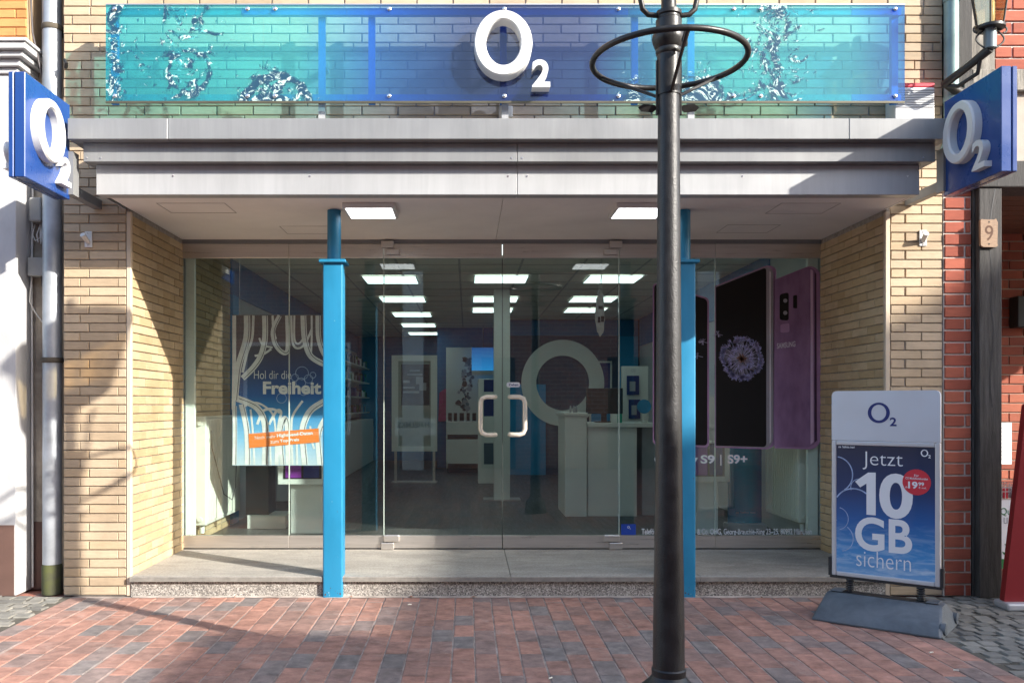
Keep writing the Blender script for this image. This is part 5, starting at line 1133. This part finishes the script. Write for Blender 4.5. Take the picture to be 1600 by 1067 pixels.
# pedestals in the window
def pedestal(px0, px1, hx0_, hx1_, ytop, yhead, D_, lab):
    y = D_ - 6; t = thing('phone_pedestal', (PXx((px0 + px1) / 2, D_), y, ZS), lab, 'pedestal', 'phone pedestals in the shop window')
    MB().cbox(PXx(px0, D_), PXx(px1, D_), y, y + .3, ZS, PZ(yhead, D_), .004).build('stem', shop_white, t)
    hd_ = MB().cbox(PXx(hx0_, D_), PXx(hx1_, D_), y - .06, y + .34, PZ(yhead, D_) + .0005, PZ(ytop, D_), .004).build('head', shop_white, t)
    z0, z1 = PZ(yhead - 9, D_), PZ(ytop + 2, D_); xa, xb = PXx(hx0_ + 9, D_), PXx(hx1_ - 8, D_)
    MB().box(xa, xb, y - .064, y - .0605, z0, z1).build('screen', blackplastic, hd_); xm = (xa + xb) / 2
    MB().box(xa + .02, xm - .01, y - .067, y - .0645, z0 + .01, z1 - .01).build('picture', M('violet_print', (.25, .04, .35), .4), hd_); MB().box(xm + .01, xb - .02, y - .067, y - .0645, z0 + .01, z1 - .01).build('picture', navy_ink, hd_)
pedestal(454, 504, 436, 512, 714, 756, 7.95, 'white phone pedestal behind the hanging window poster')
pedestal(1080, 1122, 1070, 1137, 690, 752, 7.95, 'white phone pedestal below the phone prints')
D8 = 8.3; t = thing('dark_plinth', (PXx(402, D8), D8 - 6, ZS), 'dark grey box standing in for a glass reflection, with pale foot beside the radiator', 'plinth')  # added box standing in for a dark reflection in the glass
MB().cbox(PXx(384, D8), PXx(420, D8), D8 - 6, D8 - 5.7, .27, PZ(728, D8), .004).build('body', M('charcoal_laminate', (.06, .065, .065), .4), t); MB().cbox(PXx(388, D8), PXx(448, D8), D8 - 6.05, D8 - 5.7, ZS, .2695, .004).build('foot', shop_white, t)
t = thing('banner', (2.62, 2.25, ZS), 'turquoise roll-up banner below the phone prints', 'banner')
bw0, bw1 = PXx(1137, 8.25), PXx(1190, 8.25); pts = [(bw0 + (bw1 - bw0) * k / 12, 2.25 - .05 * math.sin(math.pi * k / 12)) for k in range(13)]
mb = MB(); mb.add([(x, y, z) for x, y in pts for z in (ZS + .05, 1.9)] + [(x, y + .004, z) for x, y in pts for z in (ZS + .05, 1.9)], [(2 * k, 2 * k + 2, 2 * k + 3, 2 * k + 1) for k in range(12)] + [(26 + 2 * k, 26 + 2 * k + 1, 26 + 2 * k + 3, 26 + 2 * k + 2) for k in range(12)]); mb.build('sheet', banner_print, t, smooth=60)
MB().cbox(bw0 - .02, bw1 + .02, 2.16, 2.32, ZS, ZS + .06, .01, 2).build('cassette', alu_frame, t)
text_mb('one  Telefónica  brand', (0, 2.192, 0), XA, ZA, (bw0 + .06, bw1 - .08, .295, .312), .02).build('lettering', white_ink, t)
# radiators
def radiator(x0, x1, y0, y1, z0, z1, face, lab):
    t = thing('radiator', ((x0 + x1) / 2, (y0 + y1) / 2, ZS), lab, 'radiator', 'radiators along the shop side walls')
    MB().cbox(x0, x1, y0, y1, z0, z1, .008, 2).build('panel', radiator_m, t); xf = x1 if face > 0 else x0
    y = y0 + .04
    while y < y1 - .04:
        lo, hi = sorted((xf + face * .0005, xf + face * .008)); MB().box(lo, hi, y, y + .022, z0 + .03, z1 - .03).build('rib', radiator_m, t); y += .045
    for yy in (y0 + .05, y0 + .09): MB().tube([((x0 + x1) / 2, yy, z0), ((x0 + x1) / 2, yy, ZS)], .009, 8).build('pipe', copper, t)
    for yy, zz in ((y0 - .004, z1 - .06), (y0 - .004, z0 + .05)): MB().tube([((x0 + x1) / 2, yy - .012, zz), ((x0 + x1) / 2, yy + .006, zz)], .02, 14).build('plug', radiator_m, t, smooth=40)
    MB().lathe([(.018, -.07), (.022, -.06), (.022, -.01), (.012, 0)], (x0 + x1) / 2, y0 + .05, 12, z0=z0 - .002).build('valve', shop_white, t, smooth=40)
radiator(XRL + .03, XRL + .13, 1.32, 2.42, .30, 1.22, 1, 'white radiator on the sunlit brick side behind the glass')
radiator(XRR - .13, XRR - .03, 1.25, 2.05, .33, 1.25, -1, 'white radiator behind the purple phone print')
MB().tube([(XRL + .16, 1.36, 1.10), (XRL + .15, 1.42, .95), (XRL + .17, 1.55, .72), (XRL + .16, 1.75, .52), (XRL + .18, 1.95, .45), (XRL + .17, 2.1, .55), (XRL + .15, 2.2, .75)], .004, 6).build('electric_cord', cable_d, None, smooth=60, label='thin dark cord hanging in a loop before the sunlit radiator', cat='cord')
MB().tube([(2.55, 1.40, ZS + .006), (2.62, 1.5, .20), (2.70, 1.55, .24), (2.78, 1.5, .19), (2.82, 1.4, ZS + .006)], .005, 6).build('electric_cord', cable_w, None, smooth=60, label='white cord looping on the floor below the radiator pipe', cat='cord')

# ================================================================ litter on the pavement
for px, py, r_, lb_ in ((1455, 1020, .3, 'cigarette butt on the clinker in front of the pavement sign base'), (1494, 1048, -.2, 'cigarette butt where the clinker pavers meet the grey cobbles'), (860, 1060, .8, 'cigarette butt on the open clinker beside the lamp post foot'), (640, 945, .2, 'cigarette butt on the clinker near the entrance step')):
    D_ = CAMZ * F / (py - PY); x = PXx(px, D_); y = D_ - 6
    MB().tube([(x - .012 * math.cos(r_), y - .012 * math.sin(r_), .0045), (x + .012 * math.cos(r_), y + .012 * math.sin(r_), .0045)], .004, 8).build('cigarette_butt', butt_m, None, label=lb_, cat='litter', group='cigarette butts')
for px, py in ((370, 930.5), (643, 930.5), (740, 932), (550, 931), (1190, 934)):
    D_ = CAMZ * F / (py - PY); x = PXx(px, D_); y = min(D_ - 6, -.06); a = rg.uniform(0, 3)
    v = [(x + .022 * math.cos(a), y + .012 * math.sin(a), .006), (x, y - .012, .012), (x - .022 * math.cos(a), y - .012 * math.sin(a), .006), (x, y + .012, .010)]
    MB().add(v + [(q_[0], q_[1], q_[2] - .0015) for q_ in v], [(0, 1, 2, 3), (7, 6, 5, 4), (0, 4, 5, 1), (1, 5, 6, 2), (2, 6, 7, 3), (3, 7, 4, 0)]).build('dry_leaf', terracotta, None, label='small dry brown leaf at the foot of the entrance step', cat='leaf', group='dry leaves along the step')

# ================================================================ the other side of the street (seen in the glass, and shading the pavement)
YO = -9.7
def opposite(name, x0, x1, h, label, wallm, win, door=None):
    t = thing(name, ((x0 + x1) / 2, YO - 3, 0), label, 'building', 'houses across the street')
    MB().box(x0, x1, YO - 6, YO, 0, h).build('wall', wallm, t)
    for (wx0, wx1, wz0, wz1) in win:
        wf = MB(); e = .07
        wf.ring([(wx0, wz0), (wx1, wz0), (wx1, wz1), (wx0, wz1)], [(wx0 + e, wz0 + e), (wx1 - e, wz0 + e), (wx1 - e, wz1 - e), (wx0 + e, wz1 - e)], (0, YO + .05, 0), XA, ZA, (0, -.049, 0))
        wo = wf.build('window', farwhite, t); MB().box(wx0 + e, wx1 - e, YO + .002, YO + .02, wz0 + e, wz1 - e).build('pane', farglass, wo)
    return t
ta = opposite('brick_house', -12, 11.3, 6.1, 'dark brick house with shop windows across the street', farbrick, [(-4.6, -2.4, .7, 2.6), (5.4, 7.4, .7, 2.6), (-4.2, -2.8, 4.2, 5.6), (5.4, 6.8, 4.2, 5.6)])
for x0_, x1_ in ((.3, 1.0), (2.9, 4.2)): MB().box(x0_, x1_, YO + .001, YO + .02, 0, 2.3).build('doorway', farglass, ta)
rm = MB(); rm.add([(-12.2, YO + .35, 6.1), (11.35, YO + .35, 6.1), (11.35, YO - 3, 7.4), (-12.2, YO - 3, 7.4), (-12.2, YO - 6.3, 6.1), (11.35, YO - 6.3, 6.1)], [(0, 1, 2, 3), (3, 2, 5, 4), (0, 3, 4), (1, 5, 2), (0, 4, 5, 1)]); rm.build('roof', farroof, ta)
for x in (-1.32, 4.7): MB().box(x, x + .42, YO + .06, YO + .25, 0, 5.6).build('pillar', farwhite, ta)
tb_ = opposite('narrow_house', 11.4, 13.45, 7.05, 'narrow flat roofed house beside the gabled house across the street', farwhite, [(11.9, 12.9, .8, 2.6), (11.9, 12.9, 3.8, 5.4)])
MB().box(11.38, 13.47, YO - 6, YO + .1, 7.051, 7.15).build('roof', farroof, tb_)
gt = thing('gabled_house', (19.5, YO - 3, 0), 'tall gabled house across the street', 'building', 'houses across the street')
gab = [(13.5, 0), (25.5, 0), (25.5, 6.95), (19.5, 10.9), (13.5, 6.95)]
MB().prism(gab, (0, YO, 0), XA, ZA, (0, -8, 0)).build('wall', farwhite, gt)
MB().prism([(13.3, 6.85), (13.3, 7.0), (19.5, 11.08), (25.7, 7.0), (25.7, 6.85), (19.5, 10.93)], (0, YO + .12, 0), XA, ZA, (0, -8.2, 0)).build('roof', farroof, gt)
sg = thing('street_sign_board', (-1.2, -7.4, 0), 'white name board on two posts across the street', 'sign')
s0, s1 = -1.40, -.62
MB().cbox(s0, s1, YO + .96, YO + 1.0, .72, 1.06, .004).build('board', farwhite, sg)
text_mb('J.H.HELMKE', (0, YO + 1.003, 0), Vector((-1, 0, 0)), ZA, (-s1 + .04, -s0 - .04, .84, .98), .02).build('lettering', navy_ink, sg)
for x in (s0 + .05, s1 - .09): MB().box(x, x + .04, YO + .97, YO + .99, -.02, .7195).build('post', dark_alu, sg)
print('objects', len(bpy.data.objects))
